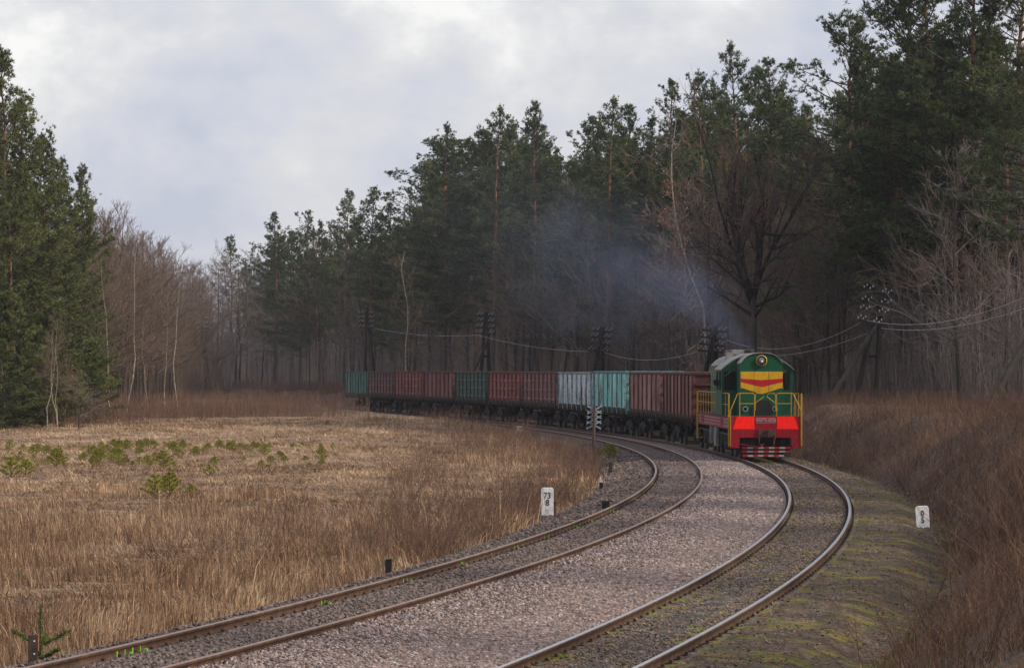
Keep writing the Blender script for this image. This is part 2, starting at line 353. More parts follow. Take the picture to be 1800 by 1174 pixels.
# ------------------------------------------------------------------ the two tracks
PROF = [(-.065, -.165), (.065, -.165), (.065, -.152), (.012, -.135), (.012, -.052), (.036, -.040), (.036, -.006), (.028, 0), (-.028, 0), (-.036, -.006), (-.036, -.040), (-.012, -.052), (-.012, -.135), (-.065, -.152)]
def rail_mesh(fo, s0, s1, top):
    s = np.arange(s0, s1, 1.0); V = []
    for a, z in PROF:
        x, y = P(s, fo(s) + a); V.append(np.stack([x, y, np.full_like(x, z)], 1))
    V = np.stack(V, 1).reshape(-1, 3); n = len(PROF); k = len(s)
    fs = []; mi = []
    for j in range(n):
        a = np.arange(k - 1) * n
        fs.append(np.stack([a + j, a + (j + 1) % n, a + n + (j + 1) % n, a + n + j], 1)); mi.append(np.full(k - 1, 1 if j in (6, 7, 8) else 0))
    me = big_mesh('rail', V, np.concatenate(fs), M['rail_side']); me.materials.append(top)
    me.polygons.foreach_set('material_index', np.concatenate(mi).astype(np.int32))
    bm = bmesh.new(); bm.from_mesh(me); bmesh.ops.recalc_face_normals(bm, faces=bm.faces); bm.to_mesh(me); bm.free()
    return me
fm = MB()
for sg in (-1, 1):
    fm.prism([(sg * .03, -.15), (sg * .135, -.158), (sg * .13, -.135), (sg * .075, -.118), (sg * .022, -.128)], -.055, .055)
    fm.tube([(sg * .085, 0, -.14), (sg * .085, 0, -.085)], .017, 6); fm.box((sg * .085 - .024, -.024, -.112), (sg * .085 + .024, .024, -.095))
FAST = fm.mesh('fastening', M['iron'])
def track(label, fo, s1, top):
    x, y = P(0, float(fo(0.)))
    t = thing('railway_track', label, 'railway track', (x, y, -.16))
    rails = []
    for sd in (-1, 1):
        r = obj('rail', rail_mesh(lambda s: fo(s) + sd * .795, -45, s1, top), t); r.matrix_parent_inverse = Matrix.Translation((-x, -y, .16)); rails.append(r)
        rest = []
        for k in range(0, 190):
            s = 1.0 + k * .62; xx, yy = P(s, float(fo(s)) + sd * .795); a = -float(np.interp(s, S, TH))
            if k < 50:
                o = obj('fastening', FAST, r); o.location = (xx, yy, 0); o.rotation_euler.z = a
            else: rest.append((xx, yy, a))
        b = MB()
        base = [tuple(v.co) for v in FAST.vertices]; bf = [tuple(p.vertices) for p in FAST.polygons]
        for xx, yy, a in rest:
            c, s_ = math.cos(a), math.sin(a)
            b.add([(xx + p[0] * c - p[1] * s_, yy + p[0] * s_ + p[1] * c, p[2]) for p in base], bf)
        tag(b.build('fastenings', M['iron'], r), kind='stuff')
    return t, rails
fl = lambda s: -spacing(s)
fr = lambda s: 0.0 * np.asarray(s, float)
TL, RL = track('rusty brown railway track on dark ballast beside the clearing, marked with lime green paint', fl, 272, M['rail_top_brown'])
TR, RR = track('railway track with bright steel rail heads that the train stands on', fr, 470, M['rail_top_steel'])
# lime green paint marks on the web and bolts of the far-left rail
for k, (xi, yi) in enumerate([(206, 1150), (215, 1146), (233, 1144), (243, 1141), (563, 1060), (569, 1057), (707, 1022), (713, 1019), (809, 989), (813, 991), (864, 977), (903, 963), (909, 961), (957, 945), (964, 943), (1008, 925), (1019, 921), (1035, 915), (1057, 904), (1073, 897), (1078, 896), (1112, 877), (1131, 866), (1138, 860), (1146, 853), (1148, 851)]):
    ss = np.arange(-20, 150, .1); xx, yy = P(ss, fl(ss) - .795); wv = .012 if k % 2 else .02
    s = float(ss[np.argmin((900 + F * xx / yy - xi) ** 2 + (HY + F * (H + .09) / yy - yi) ** 2)])
    xx, yy = P(s, float(fl(s)) - .795)
    b = MB(); b.prism([(.0135, -.135), (.022, -.135), (.022, -.06), (.0135, -.06)], -wv, wv)
    b.prism([(.06, -.15), (.11, -.15), (.105, -.10), (.07, -.095)], .02, .07) if k % 2 else None
    o = b.build('paint_mark', M['green_mark'], RL[0]); o.location = (xx, yy, 0); o.rotation_euler.z = -float(np.interp(s, S, TH))

# ------------------------------------------------------------------ lettering
def lettering(name, body, size, m, parent, loc, rot, depth=.004, sx=1.0):
    cu = bpy.data.curves.new(name, 'FONT'); cu.body = body; cu.size = size; cu.align_x = 'CENTER'; cu.align_y = 'CENTER'; cu.extrude = depth; cu.resolution_u = 3
    cu.offset = size * .012; cu.space_line = .78
    tmp = bpy.data.objects.new(name, cu); COL.objects.link(tmp)
    bpy.context.view_layer.update()
    me = bpy.data.meshes.new_from_object(tmp.evaluated_get(bpy.context.evaluated_depsgraph_get()))
    bpy.data.objects.remove(tmp); bpy.data.curves.remove(cu)
    me.materials.clear(); me.materials.append(m); me.name = name
    o = obj(name, me, parent); o.location = loc; o.rotation_euler = rot; o.scale = (sx, 1, 1)
    return o

# ------------------------------------------------------------------ wagons
def paint(name, base, light, rust=(.075, .032, .022), seed=0., light_amt=.5):
    return mat(name, [tuple(c * .55 for c in rust), rust, base, base, light], scale=2.2, stretch=(1, 1.3, .35), rough=.75, loc=(seed, seed * 1.7, seed * .6), fine=(9, .22), bump=.25, bscale=14, detail=8, rr=.7)
M['wheel'] = mat('wheel_rim_steel', [(.05, .045, .045), (.16, .15, .15)], scale=3, rough=.5, metal=.5)
M['grime'] = mat('grimy_hatch_metal', [(.010, .009, .009), (.024, .02, .019), (.055, .042, .036)], scale=6, stretch=(1, 1, .4), rough=.85)
bw = MB()                                                 # one bogie: side frames are parts, wheels are sub-parts
def bogie_meshes():
    fr_ = MB()
    for sg in (-1, 1):
        x = sg * 1.02
        fr_.m = 0
        prof = [(-1.2, .52), (-1.2, .72), (-.55, .92), (.55, .92), (1.2, .72), (1.2, .52), (.95, .44), (.6, .62), (.42, .36), (-.42, .36), (-.6, .62), (-.95, .44)]
        n = len(prof)
        vs = [(x - .07, y, z) for y, z in prof] + [(x + .07, y, z) for y, z in prof]
        fr_.add(vs, [tuple(range(n)), tuple(reversed(range(n, 2 * n)))] + [(i, i + n, (i + 1) % n + n, (i + 1) % n) for i in range(n)])
        for yy in (-.28, -.1, .1, .28):
            fr_.lathe([(.075, -.14), (.075, .14)], (x + sg * .02, yy, .54), 'z', 8)
        for yy in (-.925, .925):
            fr_.lathe([(.0, -.13), (.15, -.12), (.17, .05), (.12, .12), (.0, .13)], (x, yy, .475), 'x', 10)
    fr_.box((-1.1, -.22, .55), (1.1, .22, .82)); fr_.box((-.95, -1.25, .60), (.95, -1.15, .72)); fr_.box((-.95, 1.15, .60), (.95, 1.25, .72))
    wl = MB()
    for sg in (-1, 1):
        wl.lathe([(.12, -.07), (.43, -.065), (.475, -.06), (.480, .04), (.505, .05), (.505, .07), (.43, .07), (.14, .05)] if sg < 0 else [(.14, -.05), (.43, -.07), (.505, -.07), (.505, -.05), (.480, -.04), (.475, .06), (.43, .065), (.12, .07)], (sg * .78, 0, .477), 'x', 26)
    wl.tube([(-.8, 0, .477), (.8, 0, .477)], .075, 8)
    return fr_.mesh('bogie', M['under'], bevel=.012), wl.mesh('wheelset', M['wheel'], smooth=False)
BOG, WHL = bogie_meshes()
HL, HW = 6.36, 1.52
def wagon(k, label, base, light, style, rust=(.075, .032, .022), nr=8, top=3.45):
    sA = SF + 16.6 + 13.92 * (k - .5) - .02
    x0, y0 = P(sA - 4.3); x1, y1 = P(sA + 4.3)
    t = thing('goods_wagon', label, 'goods wagon', ((x0 + x1) / 2, (y0 + y1) / 2, 0), -math.atan2(x1 - x0, y1 - y0), 'open goods wagons of the train')
    pm = paint('wagon_paint', base, light, rust, k * 3.7)
    pm2 = paint('wagon_panel_paint', tuple(c * .6 + q * .4 for c, q in zip(base, light)), tuple(min(1, q * 1.25) for q in light), rust, k * 5.3)
    rw = random.Random(k)
    dk = paint('wagon_rib_paint', tuple(c * .55 for c in base), tuple(c * .8 for c in base), tuple(c * .7 for c in rust), k * 2.1)
    ribs = [-HL + .07 + (2 * HL - .14) * i / (nr - 1) for i in range(nr)]
    for sg in (-1, 1):
        b = MB(); xo, xi = sg * (HW - .035), sg * (HW - .11)
        b.box((min(xo, xi), -HL, 1.40), (max(xo, xi), HL, top - .10))
        for i in range(nr - 1):                           # sheet panels: each bay with its own set and ridges
            a, e = ribs[i] + .10, ribs[i + 1] - .10; b.m = 1 if rw.random() < .45 else 0
            if style == 'ridge':
                for zz in (1.72, 2.28, 2.84):
                    b.prism([(xo, zz - .07), (xo + sg * .05, zz - .03), (xo + sg * .05, zz + .03), (xo, zz + .07)], a, e)
            elif style == 'boards':
                for q in range(7): 
                    zz = 1.45 + q * .27; b.box((min(xo, xo + sg * .012), a, zz), (max(xo, xo + sg * .012), e, zz + .245))
            else:
                b.prism([(xo, 1.47), (xo + sg * .022, 1.52), (xo + sg * .022, top - .2), (xo, top - .15)], a, e)
        b.build('side_wall', [pm, pm2], t, bevel=.004)
        for i, yy in enumerate(ribs):
            c = MB(); c.prism([(sg * (HW - .033), 1.18), (sg * HW + sg * .03, 1.24), (sg * HW + sg * .05, 1.42), (sg * HW + sg * .05, top - .18), (sg * (HW - .033), top - .10)], yy - .065, yy + .065)
            c.build('rib', dk, t, bevel=.006)
        c = MB(); c.box((min(sg * (HW - .12), sg * (HW + .05)), -HL - .02, top - .098), (max(sg * (HW - .12), sg * (HW + .05)), HL + .02, top)); c.build('top_rail', dk, t, bevel=.012)
        h = MB()
        for i in range(nr - 1):
            a, e = ribs[i] + .09, ribs[i + 1] - .09
            h.prism([(sg * (HW - .034), 1.56), (sg * (HW + .028), 1.50), (sg * (HW + .02), 1.39), (sg * (HW - .02), 1.20), (sg * (HW - .10), 1.20)], a, e)
            for q in (.25, .75):
                yy = a + (e - a) * q; h.box((min(sg * (HW - .02), sg * (HW + .05)), yy - .05, 1.12), (max(sg * (HW - .02), sg * (HW + .05)), yy + .05, 1.37))
        h.build('hatch_row', M['grime'], t)
    for sg in (-1, 1):
        b = MB(); y = sg * (HL - .04)
        b.box((-HW + .115, y - .04, 1.25), (HW - .115, y + .04, top - .002))
        for zz in (1.5, 1.95, 2.4, 2.85, top - .12): b.box((-HW + .12, min(y + sg * .041, y + sg * .14), zz), (HW - .12, max(y + sg * .041, y + sg * .14), zz + .10))
        for xx in (-.55, .55): b.box((xx - .06, min(y + sg * .042, y + sg * .15), 1.26), (xx + .06, max(y + sg * .042, y + sg * .15), top - .15))
        b.build('end_wall', dk, t, bevel=.005)
        lad = MB()
        for zz in np.arange(1.3, 3.3, .34): lad.tube([(-HW - .02, y - sg * .12, zz), (-HW - .07, y - sg * .12, zz), (-HW - .07, y - sg * .48, zz), (-HW - .02, y - sg * .48, zz)], .014, 5)
        lad.build('ladder', M['iron'], t)
    b = MB(); b.box((-HW + .12, -HL + .09, 1.36), (HW - .12, HL - .09, 1.42)); b.box((-.2, -6.45, .95), (.2, 6.45, 1.355))
    for yy in (-6.3, -4.3, -1.5, 1.5, 4.3, 6.3): b.box((-HW + .08, yy - .12, 1.10), (HW - .08, yy + .12, 1.352))
    b.lathe([(.16, -.5), (.16, .5)], (-.6, .9, .95), 'y', 10); b.box((-1.0, -1.0, .8), (-.6, -.4, 1.2))
    b.build('underframe', M['under'], t)
    for sg in (-1, 1):
        c = MB(); c.box((-.17, min(sg * 6.45, sg * 6.85), .93), (.17, max(sg * 6.45, sg * 6.85), 1.2)); c.box((-.24, min(sg * 6.85, sg * 6.95), .9), (.24, max(sg * 6.85, sg * 6.95), 1.22)); c.build('coupler', M['iron'], t)
        bo = obj('bogie', BOG, t); bo.location = (0, sg * 4.325, 0)
        for q in (-.925, .925):
            wq = obj('wheelset', WHL, bo); wq.location = (0, q, 0)
RB = (.105, .042, .034); RL_ = (.20, .105, .088)
wagon(1, 'red-brown open goods wagon coupled right behind the locomotive, with pale worn streaks', (.170, .066, .058), (.36, .22, .19), 'plain', nr=9)
wagon(2, 'red-brown wagon between the turquoise wagon and the one behind the locomotive', (.255, .125, .115), (.42, .28, .26), 'plain', nr=8, top=3.47)
wagon(3, 'bright turquoise wagon with rusty blotches, just right of the pale blue one', (0.202, 0.524, 0.524), (0.474, 0.700, 0.700), 'plain', rust=(.15, .11, .08), nr=8, top=3.50)
wagon(4, 'pale blue-grey wagon with chipped board panels behind the crossed-slat post', (0.456, 0.608, 0.700), (0.700, 0.700, 0.700), 'boards', rust=(.12, .12, .10), nr=8, top=3.44)
wagon(5, 'dusty pinkish brown wagon directly left of the pale blue one', (0.253, 0.127, 0.127), (0.422, 0.253, 0.253), 'ridge', nr=9)
wagon(6, 'brick red ridged wagon directly right of the dark green wagon in mid-train', (0.287, 0.099, 0.088), (0.474, 0.253, 0.228), 'ridge', nr=9)
wagon(7, 'dark green wagon in the middle of the train, between two red ones', (0.059, 0.122, 0.110), (0.220, 0.220, 0.169), 'ridge', rust=(.06, .045, .035), nr=9)
wagon(8, 'dull maroon wagon directly left of the dark green mid-train wagon', (0.186, 0.070, 0.070), (0.321, 0.169, 0.169), 'plain', nr=8, top=3.46)
wagon(9, 'bright red-brown ridged wagon, third from the far tail of the train', (0.287, 0.101, 0.093), (0.439, 0.237, 0.220), 'ridge', nr=9, top=3.47)
wagon(10, 'purplish brown ridged wagon next to the green tail wagon', (0.186, 0.101, 0.105), (0.338, 0.220, 0.220), 'ridge', nr=9)
wagon(11, 'green wagon at the far tail of the train, last on the left', (0.093, 0.220, 0.195), (0.253, 0.338, 0.287), 'plain', rust=(.05, .045, .035), nr=9)

# ------------------------------------------------------------------ locomotive
def car_paint(name, c, rough=.45, dirt=.25):
    return mat(name, [tuple(q * (1 - dirt * 1.6) + .012 * dirt for q in c), c, c, tuple(min(1, q * (1 + dirt * .4) + .02 * dirt) for q in c)], scale=2.4, stretch=(1.3, 1, .3), rough=rough, fine=(16, .16), spec=.3, bump=.12, bscale=3, detail=9, rr=.7)
LG = car_paint('loco_green', (.003, .068, .034)); LR = car_paint('loco_red', (.235, .004, .013)); LY = car_paint('loco_yellow', (.52, .29, .008))
LB = car_paint('loco_side_red', (.235, .030, .036)); LO = car_paint('loco_orange_red', (1.0, .012, .004), dirt=.03)
LS = mat('loco_roof_grey', [(.10, .10, .105), (.20, .20, .205), (.28, .28, .28)], scale=2, rough=.5, metal=.15)
LRD = car_paint('loco_stripe_red', (.38, .008, .02)); LW = car_paint('loco_white', (.30, .29, .285)); HR = car_paint('handrail_yellow', (.42, .25, .02))
def glass():
    m = bpy.data.materials.new('window_glass'); m.use_nodes = True; t = m.node_tree; t.nodes.clear()
    o = N(t, 'ShaderNodeOutputMaterial'); a = N(t, 'ShaderNodeBsdfTransparent'); a.inputs[0].default_value = (.62, .66, .66, 1)
    g_ = N(t, 'ShaderNodeBsdfGlossy'); g_.inputs['Roughness'].default_value = .05; f = N(t, 'ShaderNodeFresnel')
    x = N(t, 'ShaderNodeMixShader'); t.links.new(f.outputs[0], x.inputs[0]); t.links.new(a.outputs[0], x.inputs[1]); t.links.new(g_.outputs[0], x.inputs[2]); t.links.new(x.outputs[0], o.inputs[0])
    return m
GL = glass()
xa, ya = P(SF + 2.5); xb, yb = P(SF + 13.5); xf, yf = P(SF)
th_l = math.atan2(xb - xa, yb - ya)
xf = xa - 2.5 * math.sin(th_l); yf = ya - 2.5 * math.cos(th_l)
L = thing('locomotive', 'green diesel locomotive with yellow and red chevrons and bright red front beam, heading the train', 'locomotive', (xf, yf, 0), -th_l)
def arc(w_, z0, z1, n=10, p=2.3):               # roof outline from left eave to right eave
    return [(-w_ + 2 * w_ * i / n, z0 + (z1 - z0) * (1 - abs(-1 + 2 * i / n) ** p)) for i in range(n + 1)]
b = MB(); b.box((-1.30, .10, 1.22), (1.30, 16.2, 1.66)); b.build('frame', M['under'], L)
b = MB(); b.box((-1.42, .12, 1.662), (1.42, 16.2, 1.72)); b.build('running_board', M['iron'], L, bevel=.008)
b = MB(); b.prism([(-1.38, 1.715), (1.38, 1.715), (1.40, 1.2), (1.42, .47), (1.06, .47), (1.03, .88), (-1.03, .88), (-1.06, .47), (-1.40, .47), (-1.39, 1.2)], 0, .09)
beam = b.build('front_beam', LR, L)
for sg in (-1, 1):
    b = MB(); b.prism([(sg * .45, 1.705), (sg * 1.14, 1.705), (sg * 1.31, 1.215), (sg * .45, 1.215)], -.008, -.002); b.build('reflector_panel', LO, beam)
b = MB(); b.box((-.375, -.012, 1.44), (.375, -.002, 1.655)); pl = b.build('number_plate', LW, beam, bevel=.003)
b = MB(); b.box((-.36, -.016, 1.455), (.36, -.0125, 1.64)); b.build('plate_field', car_paint('plate_red', (.28, .02, .03)), pl)
lettering('number', '\u0427\u041c\u042d3-4324', .17, LW, pl, (0, -.018, 1.548), (R(90), 0, 0), sx=.92)
# coupler, hose, dark gap under the beam
b = MB(); b.box((-.3, -.10, .88), (-.06, .2, 1.20)); b.box((-.06, -.42, .92), (.25, .1, 1.16)); b.prism([(.02, .88), (.34, .98), (.3, 1.18), (.05, 1.22)], -.55, -.15); b.box((.30, -.2, .75), (.36, -.1, 1.1))
b.build('coupler', mat('rusty_coupler', [(.03, .02, .016), (.07, .04, .028), (.12, .07, .045)], scale=6, rough=.8), L, bevel=.01)
HOSE = car_paint('hose_red', (.25, .03, .03)); b = MB(); b.tube([(-.25, -.08, .95), (-.27, -.2, .7), (-.2, -.2, .54), (-.12, -.1, .62)], .022, 6); b.build('brake_hose', HOSE, L); b = MB(); b.tube([(.29, -.08, .95), (.31, -.18, .66), (.30, -.12, .55)], .022, 6); b.build('brake_hose', HOSE, L); b = MB(); b.tube([(-1.0, -.03, .62), (-.5, -.06, .55), (-.2, -.1, .5)], .016, 5); b.build('uncoupling_rod', HOSE, L)
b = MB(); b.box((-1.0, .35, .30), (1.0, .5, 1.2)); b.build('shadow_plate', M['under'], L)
def striped(x0, x1, z0, z1, n, ph, y):
    b = MB()
    for i in range(n):
        b.m = (i + ph) % 2; a, e = x0 + (x1 - x0) * i / n, x0 + (x1 - x0) * (i + 1) / n; b.box((a, y, z0), (e, y + .06, z1))
    return b
striped(-.93, .98, .44, .51, 9, 0, -.02).build('guard_bar', [LRD, LW], L)
striped(-.94, .98, .295, .36, 9, 0, -.03).build('guard_bar', [LRD, LW], L)
striped(-.92, .72, .125, .20, 8, 0, -.05).build('guard_bar', [LRD, LW], L)
b = MB(); b.box((-.9, -.01, .22), (-.8, .05, .43)); b.box((.68, -.01, .22), (.78, .05, .43)); b.box((.72, -.04, .12), (1.0, .05, .30)); b.box((-1.15, .3, .2), (1.0, .36, .5)); b.build('guard_bracket', M['under'], L)
# short hood
ho = [(-.845, 1.722)] + [(-.845, 3.78)] + [(x, z) for x, z in arc(.80, 3.90, 4.19, 8)] + [(.845, 3.78), (.845, 1.722)]
b = MB(); b.prism(ho, 1.62, 3.42); hood = b.build('short_hood', LG, L)
rf = MB(); a_ = arc(.86, 3.80, 4.215, 10, 3.2)
for i in range(10):
    (x0, z0), (x1, z1) = a_[i], a_[i + 1]
    rf.add([(x0, 1.56, z0), (x1, 1.56, z1), (x1, 3.40, z1), (x0, 3.40, z0), (x0, 1.56, z0 + .035), (x1, 1.56, z1 + .035), (x1, 3.40, z1 + .035), (x0, 3.40, z0 + .035)], [(0, 1, 2, 3), (7, 6, 5, 4), (0, 4, 5, 1), (2, 6, 7, 3), (0, 3, 7, 4), (1, 5, 6, 2)])
rf.build('hood_roof', LS, hood)
for nm, m_, z in (('yellow_stripe', LY, (3.49, 3.49, 3.21, 3.15)), ('red_chevron', LRD, (3.21, 3.15, 3.07, 2.86)), ('yellow_chevron', LY, (3.07, 2.86, 2.83, 2.62))):
    b = MB(); zs, zc, bs, bc = z
    if nm == 'yellow_chevron': po = [(-.842, zs), (0, zc), (.842, zs), (.842, bs), (.74, bs - .01), (.12, bc), (-.12, bc), (-.74, bs - .01), (-.842, bs)]
    else: po = [(-.842, zs), (0, zc), (.842, zs), (.842, bs), (0, bc), (-.842, bs)]
    b.prism(po, 1.613, 1.619); b.build(nm, m_, hood)
b = MB()
for x in (-.30, .285): b.box((x - .006, 1.608, 2.4), (x + .006, 1.6125, 3.52))
b.box((-.26, 1.59, 3.53), (-.235, 1.615, 3.64)); b.build('door_seam', M['black'], hood)
b = MB(); b.prism([(-.43, 1.723), (.43, 1.723), (.43, 2.05), (.30, 2.33), (-.28, 2.33), (-.43, 2.05)], 1.58, 1.618); b.build('gangway_opening', M['black'], hood)
for x in (-.66, .53):
    b = MB(); b.lathe([(.07, 0), (.115, 0), (.115, -.07), (.08, -.075), (.075, -.02)], (x, 1.617, 1.99), 'y', 18); lp = b.build('marker_lamp', LS, hood)
    b = MB(); b.lathe([(.078, 0), (.05, -.02), (.02, -.03), (.0, -.03)], (x, 1.607, 1.99), 'y', 18); b.build('lamp_lens', M['black'], lp)
b = MB(); b.lathe([(.16, 0), (.222, 0), (.222, -.10), (.19, -.12), (.19, -.02)], (-.01, 1.617, 3.93), 'y', 26); hl = b.build('headlight', HR, hood)
b = MB(); b.lathe([(.19, -.03), (.185, -.10), (.165, -.10), (.165, -.03)], (-.01, 1.60, 3.93), 'y', 26); b.build('lamp_rim', M['black'], hl)
b = MB(); b.lathe([(.168, -.02), (.16, -.05), (.10, -.085), (.03, -.10), (.0, -.10)], (-.01, 1.60, 3.93), 'y', 26); b.build('lamp_glass', mat('headlight_glass', [(.10, .11, .12), (.16, .17, .18)], rough=.08, spec=.9), hl, smooth=True)
b = MB(); b.lathe([(.045, -.095), (.03, -.11), (.0, -.112)], (-.0, 1.60, 3.90), 'y', 12); b.build('lamp_bulb', mat('lamp_bulb', [(.8, .85, .9), (.9, .92, .95)], rough=.2), hl)
# cab with real window openings
C0, C1, CW = 3.42, 6.3, 1.445
b = MB()
ca = arc(CW, 3.55, 4.17, 12, 2.1)
b.prism([(-CW, 1.722), (CW, 1.722), (CW, 2.74), (-CW, 2.74)], C0, C0 + .06)
b.prism([(-CW, 3.50), (CW, 3.50)] + list(reversed(ca)), C0, C0 + .06)
for x0, x1 in ((-CW, -1.36), (-.86, .86), (1.36, CW)): b.prism([(x0, 2.74), (x1, 2.74), (x1, 3.50), (x0, 3.50)], C0, C0 + .06)
for sg in (-1, 1):
    xo, xi = sg * CW, sg * (CW - .05); lo_, hi_ = min(xo, xi), max(xo, xi)
    b.box((lo_, C0 + .062, 1.722), (hi_, C1, 2.74)); b.box((lo_, C0 + .062, 3.50), (hi_, C1, 3.56))
    for y0, y1 in ((C0 + .062, C0 + .45), (C0 + 1.25, C0 + 1.75), (C0 + 2.5, C1)): b.box((lo_, y0, 2.742), (hi_, y1, 3.498))
b.prism([(-CW + .052, 1.722), (CW - .052, 1.722)] + [(x, z) for x, z in reversed(arc(CW - .052, 3.55, 4.15, 12, 2.1))], C1 - .06, C1)
cab = b.build('cab', LG, L)
for x0, x1 in ((-1.36, -.86), (.86, 1.36)):
    b = MB()
    for q in ((x0, 2.74, x0 + .03, 3.50), (x1 - .03, 2.74, x1, 3.50), (x0 + .03, 2.74, x1 - .03, 2.77), (x0 + .03, 3.47, x1 - .03, 3.50)): b.box((q[0], C0 - .012, q[1]), (q[2], C0 + .03, q[3]))
    wf = b.build('window_frame', M['black'], cab)
    b = MB(); b.box((x0 + .03, C0 + .02, 2.77), (x1 - .03, C0 + .026, 3.47)); b.build('pane', GL, wf)
    b = MB(); b.tube([(x0 + .05, C0 - .025, 3.30), (x0 + .28, C0 - .025, 3.52)], .012, 5); b.build('wiper', LS, wf)
b = MB(); b.box((-CW + .06, C0 + .07, 1.724), (CW - .06, C1 - .07, 1.76)); b.box((-1.2, C0 + .25, 1.761), (1.2, C0 + .6, 2.66)); b.tube([(-1.05, C0 + .4, 2.66), (-1.02, C0 + .38, 3.30)], .03, 6); b.build('control_desk', M['under'], cab)
b = MB(); b.box((-1.18, C0 + .15, 2.665), (-.9, C0 + .35, 2.70)); b.build('desk_papers', LW, cab)
rf = MB(); a_ = arc(CW + .05, 3.54, 4.20, 14, 2.1)
for i in range(14):
    (x0, z0), (x1, z1) = a_[i], a_[i + 1]
    rf.add([(x0, C0 - .10, z0), (x1, C0 - .10, z1), (x1, C1 + .05, z1), (x0, C1 + .05, z0), (x0, C0 - .10, z0 + .05), (x1, C0 - .10, z1 + .05), (x1, C1 + .05, z1 + .05), (x0, C1 + .05, z0 + .05)], [(0, 1, 2, 3), (7, 6, 5, 4), (0, 4, 5, 1), (2, 6, 7, 3), (0, 3, 7, 4), (1, 5, 6, 2)])
rf.build('cab_roof', LS, cab)
b = MB(); b.lathe([(.0, -.03), (.13, -.03), (.14, .03), (.0, .04)], (-1.62, C0 + .5, 3.05), 'y', 14); b.tube([(-1.44, C0 + .5, 3.3), (-1.62, C0 + .5, 3.3), (-1.62, C0 + .5, 3.1)], .015, 5); b.build('mirror', M['black'], cab)
# long hood
lh = [(-.90, 1.722), (-.90, 3.70)] + arc(.86, 3.82, 4.10, 8) + [(.90, 3.70), (.90, 1.722)]
b = MB(); b.prism(lh, C1 + .06, 15.3); lhood = b.build('long_hood', car_paint('hood_faded_green', (.06, .14, .075)), L)
for k in range(7):
    b = MB(); y = C1 + .5 + k * 1.2; a_ = arc(.93, 3.72, 4.15, 10, 2.8)
    for i in range(10):
        (x0, z0), (x1, z1) = a_[i], a_[i + 1]
        b.add([(x0, y, z0), (x1, y, z1), (x1, y + .95, z1), (x0, y + .95, z0), (x0, y, z0 + .03), (x1, y, z1 + .03), (x1, y + .95, z1 + .03), (x0, y + .95, z0 + .03)], [(0, 1, 2, 3), (7, 6, 5, 4), (0, 4, 5, 1), (2, 6, 7, 3), (0, 3, 7, 4), (1, 5, 6, 2)])
    b.build('roof_panel', LS, lhood)
for k in range(8):
  for sg in (-1, 1):
    b = MB(); y = C1 + .3 + k * 1.05
    if 1: b.box((min(sg * .901, sg * .935), y, 1.85), (max(sg * .901, sg * .935), y + .85, 3.45)); b.tube([(sg * .95, y + .7, 2.5), (sg * .95, y + .7, 2.8)], .02, 5)
    b.build('hood_door', car_paint('hood_door_green', (.075, .15, .085)), lhood)
b = MB(); b.box((-.62, 8.2, 4.19), (-.1, 11.5, 4.24)); b.box((-.62, 8.2, 4.36), (-.55, 11.5, 4.40)); b.box((-.9, 7.2, 3.98), (-.62, 7.8, 4.30)); b.box((-.45, 9.6, 4.24), (.2, 10.4, 4.42))
for y in (8.2, 9.3, 10.4, 11.45): b.box((-.61, y, 4.24), (-.56, y + .05, 4.36))
b.build('roof_walkway', LS, lhood)
b = MB(); b.lathe([(.22, 0), (.22, .22), (.17, .26), (.16, .1)], (.15, 8.4, 4.16), 'z', 16); b.build('exhaust_stack', M['iron'], lhood)
b = MB(); b.lathe([(.55, 0), (.55, .10), (.5, .13), (.1, .13), (0, .13)], (.1, 12.6, 4.14), 'z', 22); b.build('cooling_fan', M['iron'], lhood)
b = MB(); b.tube([(.2, 4.5, 4.22), (.2, 4.5, 4.30), (.2, 5.3, 4.30)], .03, 6); b.tube([(.5, 5.6, 4.18), (.5, 5.6, 4.75)], .012, 5); b.build('horn', M['iron'], cab)
# red side panels with pale louvre lines, both sides
for sg in (-1, 1):
    b = MB(); b.box((min(sg * 1.305, sg * 1.385), .14, 1.20), (max(sg * 1.305, sg * 1.385), 16.1, 1.658)); sp = b.build('side_panel', LB, L)
    b = MB()
    for y0, y1 in ((.5, 3.2), (5.0, 6.2), (6.6, 12.6), (14.6, 15.8)):
        for zz in (1.30, 1.43, 1.56): b.box((min(sg * 1.386, sg * 1.402), y0, zz), (max(sg * 1.386, sg * 1.402), y1, zz + .022))
    b.build('louvre_strip', car_paint('louvre_pale', (.48, .38, .38)), sp)
    b = MB()
    for y in (3.6, 13.2): b.box((min(sg * 1.386, sg * 1.398), y, 1.28), (max(sg * 1.386, sg * 1.398), y + .9, 1.60)); 
    b.build('access_hatch', car_paint('hatch_red', (.15, .02, .025)), sp)
    # running board handrails
    b = MB(); yy = np.linspace(.9, 15.9, 12)
    for y in yy: b.tube([(sg * 1.40, y, 1.72), (sg * 1.40, y, 2.62)], .016, 6)
    b.tube([(sg * 1.40, .9, 2.62), (sg * 1.40, 15.9, 2.62)], .016, 6); b.tube([(sg * 1.40, .9, 2.17), (sg * 1.40, 15.9, 2.17)], .014, 6)
    b.build('side_handrail', HR, L)
    for qs in ((.10, .42), (15.75, 16.15)):
        b = MB()
        for q in qs: b.tube([(sg * 1.445, q, .52), (sg * 1.445, q, 2.62)], .020, 6)
        for zz in (.56, .95, 1.35): b.box((min(sg * 1.2, sg * 1.455), qs[0] + .02, zz), (max(sg * 1.2, sg * 1.455), qs[1] - .02, zz + .03))
        b.tube([(sg * 1.445, qs[0], 2.5), (sg * 1.445, qs[1], 2.5)], .012, 5)
        b.build('step_handrail', HR, L)
